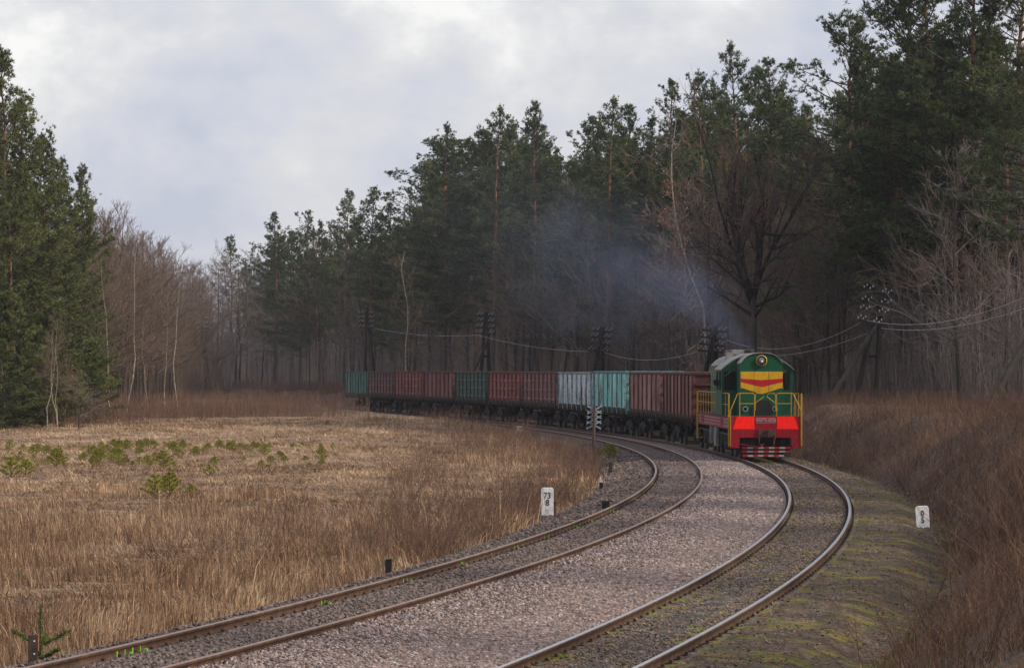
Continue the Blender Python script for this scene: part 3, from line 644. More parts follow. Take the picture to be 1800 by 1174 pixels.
# front platform handrail
b = MB()
for sg in (-1, 1):
    b.tube([(sg * 1.40, -.03, .55), (sg * 1.40, -.03, 1.96), (sg * 1.11, .12, 2.60), (sg * 1.04, .12, 2.63), (sg * .50, .12, 2.63), (sg * .44, .12, 2.58), (sg * .44, .12, 1.72)], .018, 6)
    b.tube([(sg * 1.02, .12, 1.72), (sg * 1.02, .12, 2.62)], .017, 6); b.tube([(sg * 1.02, .12, 2.22), (sg * .44, .12, 2.22)], .015, 6)
    b.tube([(sg * .40, .12, 1.95), (sg * .40, .12, 2.57), (sg * .34, .12, 2.63), (sg * .10, .12, 2.61), (sg * .06, .12, 2.50), (sg * .40, .12, 2.24)], .016, 6)
b.build('front_handrail', HR, L)
# bogies: three axles each
b = MB()
for sg in (-1, 1):
    x = sg * 1.08
    b.box((x - .08, -2.6, .62), (x + .08, 2.6, .86))
    for y in (-2.0, 0, 2.0):
        b.box((x - .14, y - .2, .36), (x + .14, y + .2, .72)); b.lathe([(0, -.16), (.16, -.16), (.18, .0), (.12, .16), (0, .17)], (x + sg * .02, y, .52), 'x', 12)
        for q in (-.42, .42): b.lathe([(.11, -.22), (.11, .22)], (x + sg * .06, y + q, .78), 'z', 10); b.tube([(x + sg * .16, y + q, .35), (x + sg * .16, y + q + .1, 1.1)], .03, 6)
    b.box((min(x, x + sg * .2), -2.4, .86), (max(x, x + sg * .2), -1.9, 1.05)); b.tube([(x + sg * .15, -2.5, .95), (x + sg * .15, 2.5, .95)], .05, 8)
b.box((-1, -2.4, .5), (1, 2.4, .75))
LBG = b.mesh('bogie', M['under'])
wl = MB()
for sg in (-1, 1): wl.lathe([(.12, -.07), (.47, -.07), (.52, -.06), (.525, .06), (.47, .07), (.12, .07)], (sg * .80, 0, .525), 'x', 28)
wl.tube([(-.8, 0, .525), (.8, 0, .525)], .09, 8); LWH = wl.mesh('wheelset', M['wheel'])
for yc in (4.0, 12.4):
    bo = obj('bogie', LBG, L); bo.location = (0, yc, 0)
    for q in (-2, 0, 2): wq = obj('wheelset', LWH, bo); wq.location = (0, q, 0)
b = MB(); b.prism([(-1.28, 1.15), (1.28, 1.15), (1.28, .5), (1.0, .32), (-1.0, .32), (-1.28, .5)], 6.9, 9.4); b.build('fuel_tank', mat('tank_grey', [(.10, .10, .10), (.16, .16, .16), (.22, .22, .22)], scale=3, rough=.7), L)
for bb in (((-1.40, 9.5, .45), (-1.28, 9.9, 1.18)), ((-1.41, 6.6, .40), (-1.30, 7.6, 1.18))): b = MB(); b.box(*bb); b.build('battery_box', LS, L)

# the driver, seated behind the right-hand window
def driver():
    me = bpy.data.meshes.new('body')
    pts = [(0, 0, 0), (0, 0, .22), (0, .0, .42), (0, -.01, .53), (0, -.02, .60), (0, -.035, .70), (0, -.03, .80),
           (.19, 0, .45), (.25, -.10, .20), (.16, -.32, .14), (-.19, 0, .45), (-.25, -.10, .20), (-.16, -.32, .14),
           (.10, -.25, -.03), (.11, -.42, -.08), (.11, -.42, -.48), (-.10, -.25, -.03), (-.11, -.42, -.08), (-.11, -.42, -.48)]
    ed = [(0, 1), (1, 2), (2, 3), (3, 4), (4, 5), (5, 6), (2, 7), (7, 8), (8, 9), (2, 10), (10, 11), (11, 12), (0, 13), (13, 14), (14, 15), (0, 16), (16, 17), (17, 18)]
    rad = [.15, .15, .15, .06, .075, .10, .075, .07, .05, .035, .07, .05, .035, .085, .075, .05, .085, .075, .05]
    me.from_pydata(pts, ed, [])
    o = bpy.data.objects.new('body', me); COL.objects.link(o)
    sk = o.modifiers.new('skin', 'SKIN'); ss_ = o.modifiers.new('sub', 'SUBSURF'); ss_.levels = 2; ss_.render_levels = 2
    for v, r_ in zip(me.skin_vertices[0].data, rad): v.radius = (r_, r_)
    me.skin_vertices[0].data[0].use_root = True
    bpy.context.view_layer.update()
    m2 = bpy.data.meshes.new_from_object(o.evaluated_get(bpy.context.evaluated_depsgraph_get()))
    bpy.data.objects.remove(o)
    skin = mat('skin', [(.45, .25, .17), (.52, .30, .21)], rough=.6); shirt = mat('pale_shirt', [(.30, .32, .36), (.42, .44, .48)], rough=.9); tr = mat('trousers', [(.02, .02, .03), (.03, .03, .04)], rough=.9)
    m2.materials.clear()
    for q in (skin, shirt, tr): m2.materials.append(q)
    for p in m2.polygons:
        c = p.center; p.material_index = 0 if c.z > .52 or (c.y < -.30 and c.z > .05) else (1 if c.z > .03 else 2)
        p.use_smooth = True
    return m2, skin
x, z = 1.09, 2.12
pm_ = L.matrix_basis if False else Matrix.Translation((xf, yf, 0)) @ Matrix.Rotation(-th_l, 4, 'Z')
pers = thing('person', 'driver seated behind the right-hand cab window in a pale shirt, hands on the desk', 'person', pm_ @ Vector((x, C0 + 1.02, z)), -th_l)
dm, skin = driver(); obj('body', dm, pers)
b = MB(); b.lathe([(.105, -.02), (.108, .04), (.085, .10), (.04, .125), (0, .13)], (0, -.02, .74), 'z', 14); b.build('hair', M['black'], pers, smooth=True)
b = MB(); b.lathe([(0, 0), (.014, -.01), (.012, -.03), (0, -.035)], (0, -.128, .70), 'y', 8); b.build('nose', skin, pers)
st = MB(); st.box((-.22, -.22, -.20), (.22, .22, -.15)); st.box((-.22, .2, -.15), (.22, .26, .45)); st.tube([(0, 0, -.36), (0, 0, -.2)], .05, 8)
so_ = st.build('driver_seat', M['under'], cab); so_.location = (x, C0 + 1.02, z)

# ------------------------------------------------------------------ telegraph poles and wires
PORC = MB(); PORC.lathe([(.0, -.05), (.03, -.05), (.055, -.02), (.062, .03), (.05, .07), (.055, .10), (.035, .14), (0, .15)], (0, 0, 0), 'z', 10)
PORC = PORC.mesh('insulator', M['porcelain'], smooth=True)
def pole(label, Z, legs, arms, braces=(), ties=(), r=.165, bm_='pole', ins=4):
    ax = sum(l[2] for l in legs) / len(legs)
    base = px(ax, 0, Z); base.z = float(ground_z(base.x, base.y)) - .1
    t = thing('telegraph_pole', label, 'telegraph pole', base, 0, 'telegraph poles along the wood')
    for i, (xa_, ya_, xb_, yb_) in enumerate(legs):
        a, e = px(xa_, ya_, Z) - base, px(xb_, yb_, Z) - base
        d = e - a; e = a + d * ((a.z + .3) / max(-d.z, .01)) if d.z < 0 else e
        dy = (i - .5) * .06 if len(legs) > 1 else 0
        b = MB(); b.tube([(e.x, dy, e.z), (e.x * .5 + a.x * .5 + .02, dy, (a.z + e.z) / 2), (a.x, dy, a.z + .12)], [r * 1.15, r, r * .75], 9); b.build('post', M['pole'], t)
    for (xa_, ya_, xb_, yb_) in braces:
        a, e = px(xa_, ya_, Z) - base, px(xb_, yb_, Z - 3.5) - base
        b = MB(); b.tube([a, (a + e) / 2 + Vector((0, 0, -.03)), e + (e - a) * .04], [r * .7, r * .8, r * .85], 8); b.build('brace', M[bm_], t)
    for (xa_, xb_, y) in ties:
        a, e = px(xa_, y, Z) - base, px(xb_, y, Z) - base
        b = MB(); b.tube([a, e], r * .6, 8); b.build('tie', M['pole'], t)
    for (xa_, ya_, xb_, yb_) in arms:
        a, e = px(xa_, ya_, Z) - base, px(xb_, yb_, Z) - base; a.y = e.y = -.18
        b = MB(); d = e - a; o_ = Vector((0, 0, .05)); q_ = Vector((0, .05, 0))
        b.add([a - o_ - q_, e - o_ - q_, e + o_ - q_, a + o_ - q_, a - o_ + q_, e - o_ + q_, e + o_ + q_, a + o_ + q_], [(0, 1, 2, 3), (7, 6, 5, 4), (0, 4, 5, 1), (2, 6, 7, 3), (0, 3, 7, 4), (1, 5, 6, 2)])
        fr_ = ([.03, .13, .23, .33][:ins] + [.67, .77, .87, .97][4 - ins:])
        for i, q in enumerate(fr_):
            p = a + d * q; hh = .13 if i % 2 == 0 else .26; b.tube([p, p + Vector((0, 0, hh))], .014, 5, cap=False)
        arm = b.build('crossarm', M['pole'], t)
        for i, q in enumerate(fr_):
            p = a + d * q; hh = .13 if i % 2 == 0 else .26
            o = obj('insulator', PORC, arm); o.location = p + Vector((0, 0, hh)); o.scale = (.56, .56, .60); o.rotation_euler = (0, math.atan2(-d.z, d.x) * .5, 0)
    return t
pole('leaning A-shaped tarred pole with white insulators standing on the bank right of the locomotive', 176, [(1545, 510, 1500, 722), (1549, 512, 1540, 716)],
     [(1517, 509, 1568, 521), (1514, 530, 1567, 538), (1511, 545, 1562, 555), (1507, 563, 1550, 572)], [(1543, 568, 1430, 748)], [(1521, 1541, 625)], bm_='grey_pole')
pole('tarred pole with rows of white insulators rising directly behind the locomotive cab', 214, [(1257, 577, 1232, 690), (1260, 577, 1255, 690)],
     [(1234, 580, 1278, 584), (1231, 592, 1276, 597), (1228, 604, 1275, 609), (1226, 616, 1272, 620)])
pole('slanting tarred pole with white insulators behind the turquoise wagon', 255, [(1058, 577, 1037, 690), (1062, 578, 1057, 690)],
     [(1042, 581, 1076, 584), (1039, 592, 1075, 595), (1037, 603, 1073, 607), (1034, 616, 1073, 620)])
pole('braced tarred pole with white insulators behind the dark green mid-train wagon', 293, [(853, 551, 843, 690), (857, 551, 860, 690)],
     [(839, 555, 869, 556), (838, 565, 869, 567), (837, 576, 869, 577), (836, 586, 869, 588)], [(858, 598, 815, 690)], [(846, 859, 626)])
pole('narrow A-shaped tarred pole with white insulators rising over the green tail wagon', 352, [(644, 549, 640, 690), (646, 549, 661, 690)],
     [(631.5, 552, 658, 552), (631.5, 560, 658, 560), (631, 567.5, 658, 567.5), (631, 576, 658, 576)])
pole('distant stayed pole with few insulators at the left edge of the far wood', 418, [(353.8, 560, 364, 700)],
     [(345, 563, 366, 561), (347, 571, 366, 570), (346, 579, 366, 577)], [(360.7, 603, 383.7, 690), (358, 606, 376, 716), (350.7, 610, 328, 655)], bm_='grey_pole', ins=3, r=.17)
# prop of a pole that stands outside the picture on the right
a, e = px(1812, 585, 150), px(1722, 742, 147)
b = MB(); pr = thing('wooden_prop', 'stout grey timber prop leaning out of the picture at the right edge of the bank', 'pole', e)
b.tube([(0, 0, -.3), tuple((a - e) * .5), tuple((a - e) * 1.35)], [.17, .15, .13], 9); b.build('timber', M['grey_pole'], pr)
b = MB(); 
for q in (.05, .09): b.tube([tuple((a - e) * q), tuple((a - e) * (q + .012))], .19, 9)
b.build('binding', M['iron'], pr)
def wire(label, a, e, sag):
    pts = [a.lerp(e, i / 16) - Vector((0, 0, sag * 4 * (i / 16) * (1 - i / 16))) for i in range(17)]
    b = MB(); b.tube(pts, .0135, 4, cap=False)
    return tag(b.build('telephone_wire', M['wire'], None), label, 'wire', 'telephone wires between the poles')
wire('upper slack wire from the leaning pole on the bank to the right picture edge', px(1524, 563, 176), px(1845, 503, 128), .72)
wire('lower slack wire from the leaning pole on the bank to the right picture edge', px(1549, 577, 176), px(1845, 526, 128), .50)
wire('upper wire between the pole behind the cab and the leaning pole on the bank', px(1276, 597, 214), px(1513, 567, 176), .95)
wire('lower wire between the pole behind the cab and the leaning pole on the bank', px(1272, 620, 214), px(1546, 577, 176), .72)
wire('wire running behind the turquoise wagon to the pole behind the cab', px(1060, 618, 255), px(1228, 617, 214), .62)
wire('wire between the braced mid-train pole and the pole behind the turquoise wagon', px(841, 589, 293), px(1036, 618, 255), .30)
wire('wire between the pole over the tail wagon and the braced mid-train pole', px(657, 577, 352), px(841, 589, 293), .35)

# ------------------------------------------------------------------ kilometre stones and small posts
def at(x, y, z0):                                  # foot point: where the photo's pixel meets height z0
    return px(x, y, F * (H - z0) / (y - HY))
def stone(label, x, y, z0, w_, h_, d_, text, size, rz=0, tilt=0, lean=0):
    p = at(x, y, z0)
    t = thing('kilometre_stone', label, 'kilometre stone', p, rz)
    t.rotation_euler = (tilt, lean, rz)
    b = MB(); r_ = w_ * .16
    po = [(-w_ / 2, -.25), (-w_ / 2, h_ - r_), (-w_ / 2 + r_ * .3, h_ - r_ * .3), (-w_ / 2 + r_, h_), (w_ / 2 - r_, h_), (w_ / 2 - r_ * .3, h_ - r_ * .3), (w_ / 2, h_ - r_), (w_ / 2, -.25)]
    b.prism(po, -d_ / 2, d_ / 2); b.build('slab', M['white'], t, bevel=.008)
    b = MB(); b.prism([(-w_ / 2 - .006, -.2), (-w_ / 2 - .006, h_ * .05), (-w_ / 4, h_ * .085), (0, h_ * .06), (w_ / 4, h_ * .10), (w_ / 2 + .006, h_ * .07), (w_ / 2 + .006, -.2)], -d_ / 2 - .006, d_ / 2 + .006); b.build('dirty_foot', M['concrete'], t)
    if text:
        z = h_ - size * .92
        for ln in text.split('\n'):
            lettering('numeral', ln, size, M['black'], t, (0 if len(ln) > 1 else .005, -d_ / 2 - .003, z), (R(90), 0, 0), sx=.86); z -= size * .80
    return t
stone('tall white stone painted 73 over 8 beside the left track', 962, 909, -.36, .33, .79, .14, '73\n8', .235)
stone('small white stone painted 0 over 5, tilted on the mossy right shoulder', 1623, 930, -.33, .325, .57, .13, '0\n5', .20, rz=R(-6), lean=R(-4))
stone('small distant white stone with dark figures above the grass near mid-train', 914, 766, -.38, .36, .60, .13, '73', .19)
stone('pale stone block beside the track left of the tail wagon', 557, 721, -.1, .42, .62, .2, '', .1)
stone('pale stone at the foot of the stayed pole at the far left', 367, 692, .45, .5, 1.0, .2, '', .1)
def post(name, label, cat, x, y, z0, parts, rz=0, lean=0):
    t = thing(name, label, cat, at(x, y, z0), rz); t.rotation_euler = (0, lean, rz)
    for nm, m_, fn in parts:
        b = MB(); fn(b); b.build(nm, m_, t, bevel=.004)
    return t
post('track_post', 'short dark post with slanted grey top beside the left track, left of centre', 'post', 683, 1006, -.38,
     [('shaft', M['black'], lambda b: b.prism([(-.062, -.2), (.062, -.2), (.062, .265), (-.062, .25)], -.06, .06)), ('cap', M['concrete'], lambda b: b.prism([(-.064, .255), (.064, .27), (.064, .288), (-.064, .272)], -.062, .062))])
def stub(b):
    b.box((-.075, -.03, -.2), (.045, -.012, .37)); b.box((-.075, -.011, -.2), (-.055, .06, .372)); b.box((.03, -.011, -.2), (.045, .06, .368))
post('steel_stub', 'dark drilled steel stub with rusty edge in the bottom left corner', 'post', 60, 1164, -.35,
     [('web', M['iron'], stub), ('hole', M['white'], lambda b: [b.lathe([(.011, 0), (.011, -.003)], (0, -.031, z), 'y', 10) for z in (.12, .29)]), ('rusty_edge', mat('orange_rust', [(.25, .09, .04), (.42, .18, .10)], scale=20), lambda b: b.box((.046, -.03, .17), (.062, .05, .37)))], rz=R(12))
post('wooden_peg', 'brown wooden peg standing against the right edge of the 73 over 8 stone', 'post', 974, 908, -.36,
     [('shaft', mat('brown_peg', [(.05, .04, .04), (.085, .06, .055), (.13, .085, .07)], scale=5, stretch=(1, 1, .2)), lambda b: b.box((-.05, -.05, -.2), (.05, .05, .36))), ('cut_top', M['grey_pole'], lambda b: b.box((-.052, -.052, .355), (.052, .052, .40)))], lean=R(1))
post('equipment_box', 'low black box with pale timber end beside the inner bend of the left track', 'box', 1067, 894, -.16,
     [('case', M['black'], lambda b: b.box((-.14, -.1, -.1), (.06, .1, .19))), ('lid', M['black'], lambda b: b.box((-.13, -.02, .192), (.16, .1, .215))), ('timber_end', mat('pale_timber', [(.22, .13, .06), (.42, .28, .15)], scale=10), lambda b: b.box((.062, -.09, -.1), (.12, .08, .188)))])
post('white_peg', 'small grey and white peg in the grass edge above the black box', 'post', 1057, 853, -.30,
     [('shaft', M['black'], lambda b: b.box((-.06, -.05, -.2), (.06, .05, .10))), ('tip', M['white'], lambda b: b.prism([(-.055, .102), (.055, .102), (-.01, .28), (-.05, .28)], -.045, .045))])
post('wooden_stump', 'dark square stump in the ballast below the small green pine by the bend', 'post', 1073, 827, -.30,
     [('shaft', M['pole'], lambda b: b.box((-.075, -.07, -.2), (.075, .07, .30))), ('cut_top', M['grey_pole'], lambda b: b.box((-.077, -.072, .302), (.077, .072, .33)))])
# post with four stacked crosses of pale slats
p = at(1042.5, 806, -.33)
t = thing('crossed_slat_post', 'thin brown post carrying four stacked crosses of pale blue-grey slats', 'railway sign', p)
b = MB(); b.tube([(0, 0, -.3), (.03, 0, 1.1), (.075, 0, 2.33)], [.075, .065, .055], 8); b.build('post', mat('brown_post', [(.05, .04, .035), (.09, .07, .06), (.14, .11, .09)], scale=4, stretch=(1, 1, .2)), t)
sm_ = mat('pale_slats', [(.17, .20, .26), (.28, .32, .39), (.38, .42, .48)], scale=5, rough=.7)
for k, zz in enumerate((2.14, 1.93, 1.71, 1.48)):
    cross = None
    for sg in (-1, 1):
        b = MB(); mt = Matrix.Translation((.07 - k * .012, .075 + sg * .011, zz)) @ Matrix.Rotation(sg * R(28), 4, 'Y')
        b.box((-.36, -.009, -.028), (.36, .009, .028), mt); b.build('slat', sm_, t)

# ------------------------------------------------------------------ tree prototypes
rt = np.random.RandomState(3)
def prisms(segs, n=3):                       # segs: (k,8) p0 p1 r0 r1 -> quads
    sg = np.asarray(segs, float); k = len(sg); p0, p1, r0, r1 = sg[:, :3], sg[:, 3:6], sg[:, 6], sg[:, 7]
    d = p1 - p0; d /= np.linalg.norm(d, axis=1, keepdims=True) + 1e-9
    up = np.where(np.abs(d[:, 2:3]) < .9, np.array([[0, 0, 1.]]), np.array([[1., 0, 0]]))
    a = np.cross(d, up); a /= np.linalg.norm(a, axis=1, keepdims=True); b_ = np.cross(d, a)
    V = []
    for p, r in ((p0, r0), (p1, r1)):
        for j in range(n):
            q = 6.28318 * j / n; V.append(p + (a * math.cos(q) + b_ * math.sin(q)) * r[:, None])
    V = np.stack(V, 1)
    f = np.array([[j, (j + 1) % n, n + (j + 1) % n, n + j] for j in range(n)])
    return V.reshape(-1, 3), (f[None] + (np.arange(k) * 2 * n)[:, None, None]).reshape(-1, 4), k, 2 * n
def needles(pos, dr, ln, wd, tint, per=7, spread=.55, rs_=rt):
    k = len(pos); pos = np.repeat(pos, per, 0); ln = np.repeat(ln, per) * rs_.uniform(.75, 1.15, k * per)
    d = np.repeat(dr, per, 0) + rs_.normal(0, spread, (k * per, 3)); d /= np.linalg.norm(d, axis=1, keepdims=True)
    s = np.cross(d, rs_.normal(0, 1, (k * per, 3))); s /= np.linalg.norm(s, axis=1, keepdims=True)
    w_ = wd * rs_.uniform(.7, 1.3, (k * per, 1)); l = ln[:, None]
    V = np.stack([pos, pos + d * l * .5 + s * w_, pos + d * l, pos + d * l * .5 - s * w_], 1)
    return V.reshape(-1, 3), np.arange(k * per * 4).reshape(-1, 4), np.repeat(np.repeat(tint, per), 4)
def join(parts):
    V = []; Fc = []; T = []; o = 0
    for v, f, t in parts: V.append(v); Fc.append(f + o); T.append(t); o += len(v)
    return np.concatenate(V), np.concatenate(Fc), np.concatenate(T)
def pine_proto(seed, Hh, cb, W, dens=1.0):
    r = np.random.RandomState(seed)
    zs = np.linspace(0, Hh, 12); wob = np.cumsum(r.normal(0, .13, (12, 2)), 0) * np.linspace(0, 1, 12)[:, None]
    rad = np.interp(zs, [0, Hh * .5, Hh], [.20, .14, .02]) * (Hh / 20)
    tp = np.column_stack([wob, zs])
    segs = [(*tp[i], *tp[i + 1], rad[i], rad[i + 1]) for i in range(11)]
    trunk = prisms(segs, 8)[:2]
    bs = []; pos = []; dr = []; tn = []; ln = []
    z = cb * Hh; lop = r.uniform(.75, 1.2, 8)
    while z < Hh - .25:
        t = (z - cb * Hh) / (Hh - cb * Hh)
        prof = np.interp(t, [0, .12, .35, .6, .8, .93, 1], [.55, .9, 1.0, .74, .46, .24, .12])
        c0 = np.array([np.interp(z, zs, tp[:, 0]), np.interp(z, zs, tp[:, 1]), z])
        for _ in range(r.randint(3, 6)):
            az = r.uniform(0, 6.283); L_ = W * prof * r.uniform(.55, 1.25) * lop[int(az / 6.284 * 8)]
            if r.rand() < .10: L_ *= 1.35
            el = np.interp(t, [0, .5, 1], [-.10, .25, 1.0]) + r.normal(0, .14)
            d0 = np.array([math.cos(az) * math.cos(el), math.sin(az) * math.cos(el), math.sin(el)]); side = np.array([-math.sin(az), math.cos(az), 0])
            curve = lambda q: c0 + d0 * L_ * q + np.array([0, 0, 1]) * L_ * (.16 * q * q - .06 * q)
            qs = [0, .4, .75, 1]
            for i in range(3): bs.append((*curve(qs[i]), *curve(qs[i + 1]), .012 + .022 * L_ * (1 - qs[i]) * .6, .010 + .022 * L_ * (1 - qs[i + 1]) * .6))
            n = int((4 + L_ * 10) * dens); tone = np.clip(r.normal(.40, .20), 0, 1)
            nsub = max(2, int(L_ * 2.4)); sq = r.uniform(.25, 1, nsub); ss = r.uniform(-1, 1, nsub)
            for i in range(n):
                j = r.randint(nsub); f = r.uniform(.15, 1.05)
                q = min(1.0, sq[j] + .25 * f); base = curve(q)
                lat = side * ss[j] * L_ * .42 * f * (1.05 - .5 * sq[j]) + r.normal(0, .10, 3) + np.array([0, 0, .10 * f])
                p = base + lat; pos.append(p); o = p - c0; o /= np.linalg.norm(o) + 1e-6
                dd = o * .7 + np.array([0, 0, r.uniform(.2, 1.0)]) + r.normal(0, .2, 3); dr.append(dd / np.linalg.norm(dd))
                tn.append(np.clip(tone + r.normal(0, .13), 0, 1)); ln.append(r.uniform(.22, .36))
        z += r.uniform(.30, .52)
    for i in range(10): pos.append(np.array([tp[-1, 0], tp[-1, 1], Hh]) + r.normal(0, .1, 3) * [1, 1, 2]); dr.append(np.array([0, 0, 1.])); tn.append(.5); ln.append(.35)
    nv, nf, ntn = needles(np.array(pos), np.array(dr), np.array(ln) * .78, .019, np.array(tn), per=10, rs_=r)
    bv, bf = prisms(bs, 3)[:2]
    return trunk, (bv, bf), (nv, nf, ntn)
def make_pine(seed, Hh, cb, W, dens=1.0, nm='needles'):
    tr, br, cn = pine_proto(seed, Hh, cb, W, dens)
    v, f, t = join([(tr[0], tr[1], np.full(len(tr[0]), .5)), (br[0], br[1], np.full(len(br[0]), .3))])
    me = big_mesh('trunk', v, f, M['pine_bark']); me.materials.append(M['bark'])
    mi = np.zeros(len(f), np.int32); mi[len(tr[1]):] = 1; me.polygons.foreach_set('material_index', mi)
    return me, big_mesh('crown', cn[0], cn[1], M[nm], cn[2]), Hh, (v, f, cn)
PINES = [make_pine(s_, h_, c_, w_) for s_, h_, c_, w_ in ((1, 20, .42, 2.9), (2, 20, .50, 2.7), (3, 20, .38, 3.2), (4, 20, .55, 2.5), (5, 20, .46, 3.0))]
PFULL = [make_pine(s_, h_, c_, w_, 1.3, 'needles_sunlit') for s_, h_, c_, w_ in ((6, 20, .14, 3.7), (7, 20, .07, 4.0), (8, 20, .16, 3.6))]
PLOW = [make_pine(s_, h_, c_, w_, 2.2, 'needles_sunlit') for s_, h_, c_, w_ in ((9, 9, .03, 2.6), (10, 9, .04, 2.9))]
PGREAT = [make_pine(s_, h_, c_, w_, 1.1) for s_, h_, c_, w_ in ((16, 20, .27, 4.4), (17, 20, .28, 4.0), (18, 20, .32, 3.6))]
def bare_proto(seed, Hh, levels, spread, up, n1, first=.25, trunk_r=.10, wob=.10, leaf=0, fork=False, tw=.010):
    r = np.random.RandomState(seed); segs = []; tseg = []; leaves = []
    def grow(p, d, L_, rad, lev):
        n = 4 if lev == 0 else (3 if lev < 3 else 2); pts = [p]; dd = d.copy()
        for i in range(n):
            dd = dd + r.normal(0, wob, 3) + np.array([0, 0, up * .10]); dd /= np.linalg.norm(dd); pts.append(pts[-1] + dd * L_ / n)
        rr_ = np.linspace(rad, max(rad * .45, tw * .6), n + 1)
        for i in range(n): segs.append((*pts[i], *pts[i + 1], rr_[i], rr_[i + 1], lev))
        if lev < levels:
            m = {0: 5, 1: 5, 2: 4}.get(lev, 3)
            for k in range(m):
                q = r.uniform(.25, 1.0); i = min(n - 1, int(q * n)); b0 = pts[i] + (pts[i + 1] - pts[i]) * (q * n - i)
                nd = dd + r.normal(0, spread, 3); nd[2] += up * .25; nd /= np.linalg.norm(nd)
                grow(b0, nd, L_ * r.uniform(.42, .68), max(rad * .5, tw), lev + 1)
        elif leaf and r.rand() < leaf: leaves.append(pts[-1]); leaves.append(pts[-2])
    zs = np.linspace(0, Hh, 10); wb = np.cumsum(r.normal(0, wob * Hh * .05, (10, 2)), 0); tp = np.column_stack([wb, zs]); rad = np.interp(zs, [0, Hh], [trunk_r, tw * 1.5])
    if fork:
        k = 4
        for i in range(k): tseg.append((*tp[i], *tp[i + 1], rad[i] , rad[i + 1]))
        for a in range(6):
            az = a * 1.05 + r.uniform(-.3, .3); d = np.array([math.cos(az) * .55, math.sin(az) * .55, 1.0]); grow(tp[k] - np.array([0, 0, r.uniform(0, 1.2)]), d / np.linalg.norm(d), Hh * r.uniform(.38, .52), trunk_r * .55, 0)
        for a in range(7):
            az = r.uniform(0, 6.28); d = np.array([math.cos(az), math.sin(az), .35]); grow(tp[3] + (tp[4] - tp[3]) * r.uniform(0, 1), d / np.linalg.norm(d), Hh * .3, trunk_r * .3, 1)
    else:
        for i in range(9): tseg.append((*tp[i], *tp[i + 1], rad[i], rad[i + 1]))
        for k in range(n1):
            t = r.uniform(first, .98); z = t * Hh; az = r.uniform(0, 6.28); p = np.array([np.interp(z, zs, tp[:, 0]), np.interp(z, zs, tp[:, 1]), z])
            d = np.array([math.cos(az), math.sin(az), up + .3 * t]); d /= np.linalg.norm(d)
            grow(p, d, Hh * .24 * (1.15 - t) * r.uniform(.7, 1.3) + .5, trunk_r * .38 * (1.1 - t) + tw * .6, 1)
    tv, tf = prisms(tseg, 7)[:2]
    sg = np.array(segs); v, f, k, m = prisms(sg[:, :8], 3)
    if fork:
        top = max(v[:, 2].max(), 1); cx_, cy_ = v[:, 0].mean(), v[:, 1].mean(); k_ = Hh / top; wk = np.clip(v[:, 2] / top, 0, 1)[:, None]
        v = (v - np.array([[cx_, cy_, 0]]) * wk) * k_; tk = np.clip(tv[:, 2] / top, 0, 1)[:, None]; tv = (tv - np.array([[cx_, cy_, 0]]) * tk) * k_
        leaves = [(q - np.array([cx_, cy_, 0]) * min(1, q[2] / top)) * k_ for q in leaves]
    tint = np.repeat(np.clip((.30 + .10 * sg[:, 8] if not fork else -.15 + .20 * sg[:, 8]) + r.normal(0, .16 if not fork else .1, k), 0, 1), m)
    lf = None
    if leaves:
        lp = np.array(leaves); lp = np.repeat(lp, 5, 0) + r.normal(0, .16, (len(lp) * 5, 3))
        lf = needles(lp, r.normal(0, 1, lp.shape) + [0, 0, -.6], np.full(len(lp), .13), .035, r.uniform(0, 1, len(lp)), per=1, rs_=r)
    return (tv, tf), (v, f, tint), lf
def make_bare(seed, Hh, bark, twig, **k):
    tr, cn, lf = bare_proto(seed, Hh, **k)
    return big_mesh('trunk', tr[0], tr[1], M[bark], np.full(len(tr[0]), .5)), big_mesh('crown', cn[0], cn[1], M[twig], cn[2]), Hh, (cn, lf), (big_mesh('dead_leaves', lf[0], lf[1], M['rust_leaf'], lf[2]) if lf else None)
BARE = [make_bare(20 + i, 13, 'bark', tw_, levels=3, spread=.55, up=u_, n1=24, first=f_, trunk_r=.11) for i, (tw_, u_, f_) in enumerate((('twigs', .5, .22), ('twigs', .8, .3), ('twigs', .35, .2), ('twigs_warm', .7, .25)))]
WARM = [make_bare(30 + i, 11, 'bark', 'twigs_warm', levels=3, spread=.5, up=u_, n1=22, first=.18, trunk_r=.075, tw=.009) for i, u_ in enumerate((.6, .9, .5))]
BIRCH = [make_bare(40 + i, 13, 'birch', 'twigs_warm', levels=3, spread=.5, up=.6, n1=20, first=.35, trunk_r=.06, wob=w_) for i, w_ in enumerate((.22, .38, .30))]
LEAFY = make_bare(50, 10, 'bark', 'twigs', levels=3, spread=.6, up=.35, n1=24, first=.15, trunk_r=.08, leaf=.16)
OAK = make_bare(52, 17, 'bark', 'oak_twigs', levels=4, spread=.55, up=.35, n1=0, trunk_r=.46, fork=True, leaf=.05, tw=.012)
BIGBARE = make_bare(53, 15, 'bark', 'twigs', levels=4, spread=.5, up=.5, n1=0, trunk_r=.24, fork=True, tw=.012)

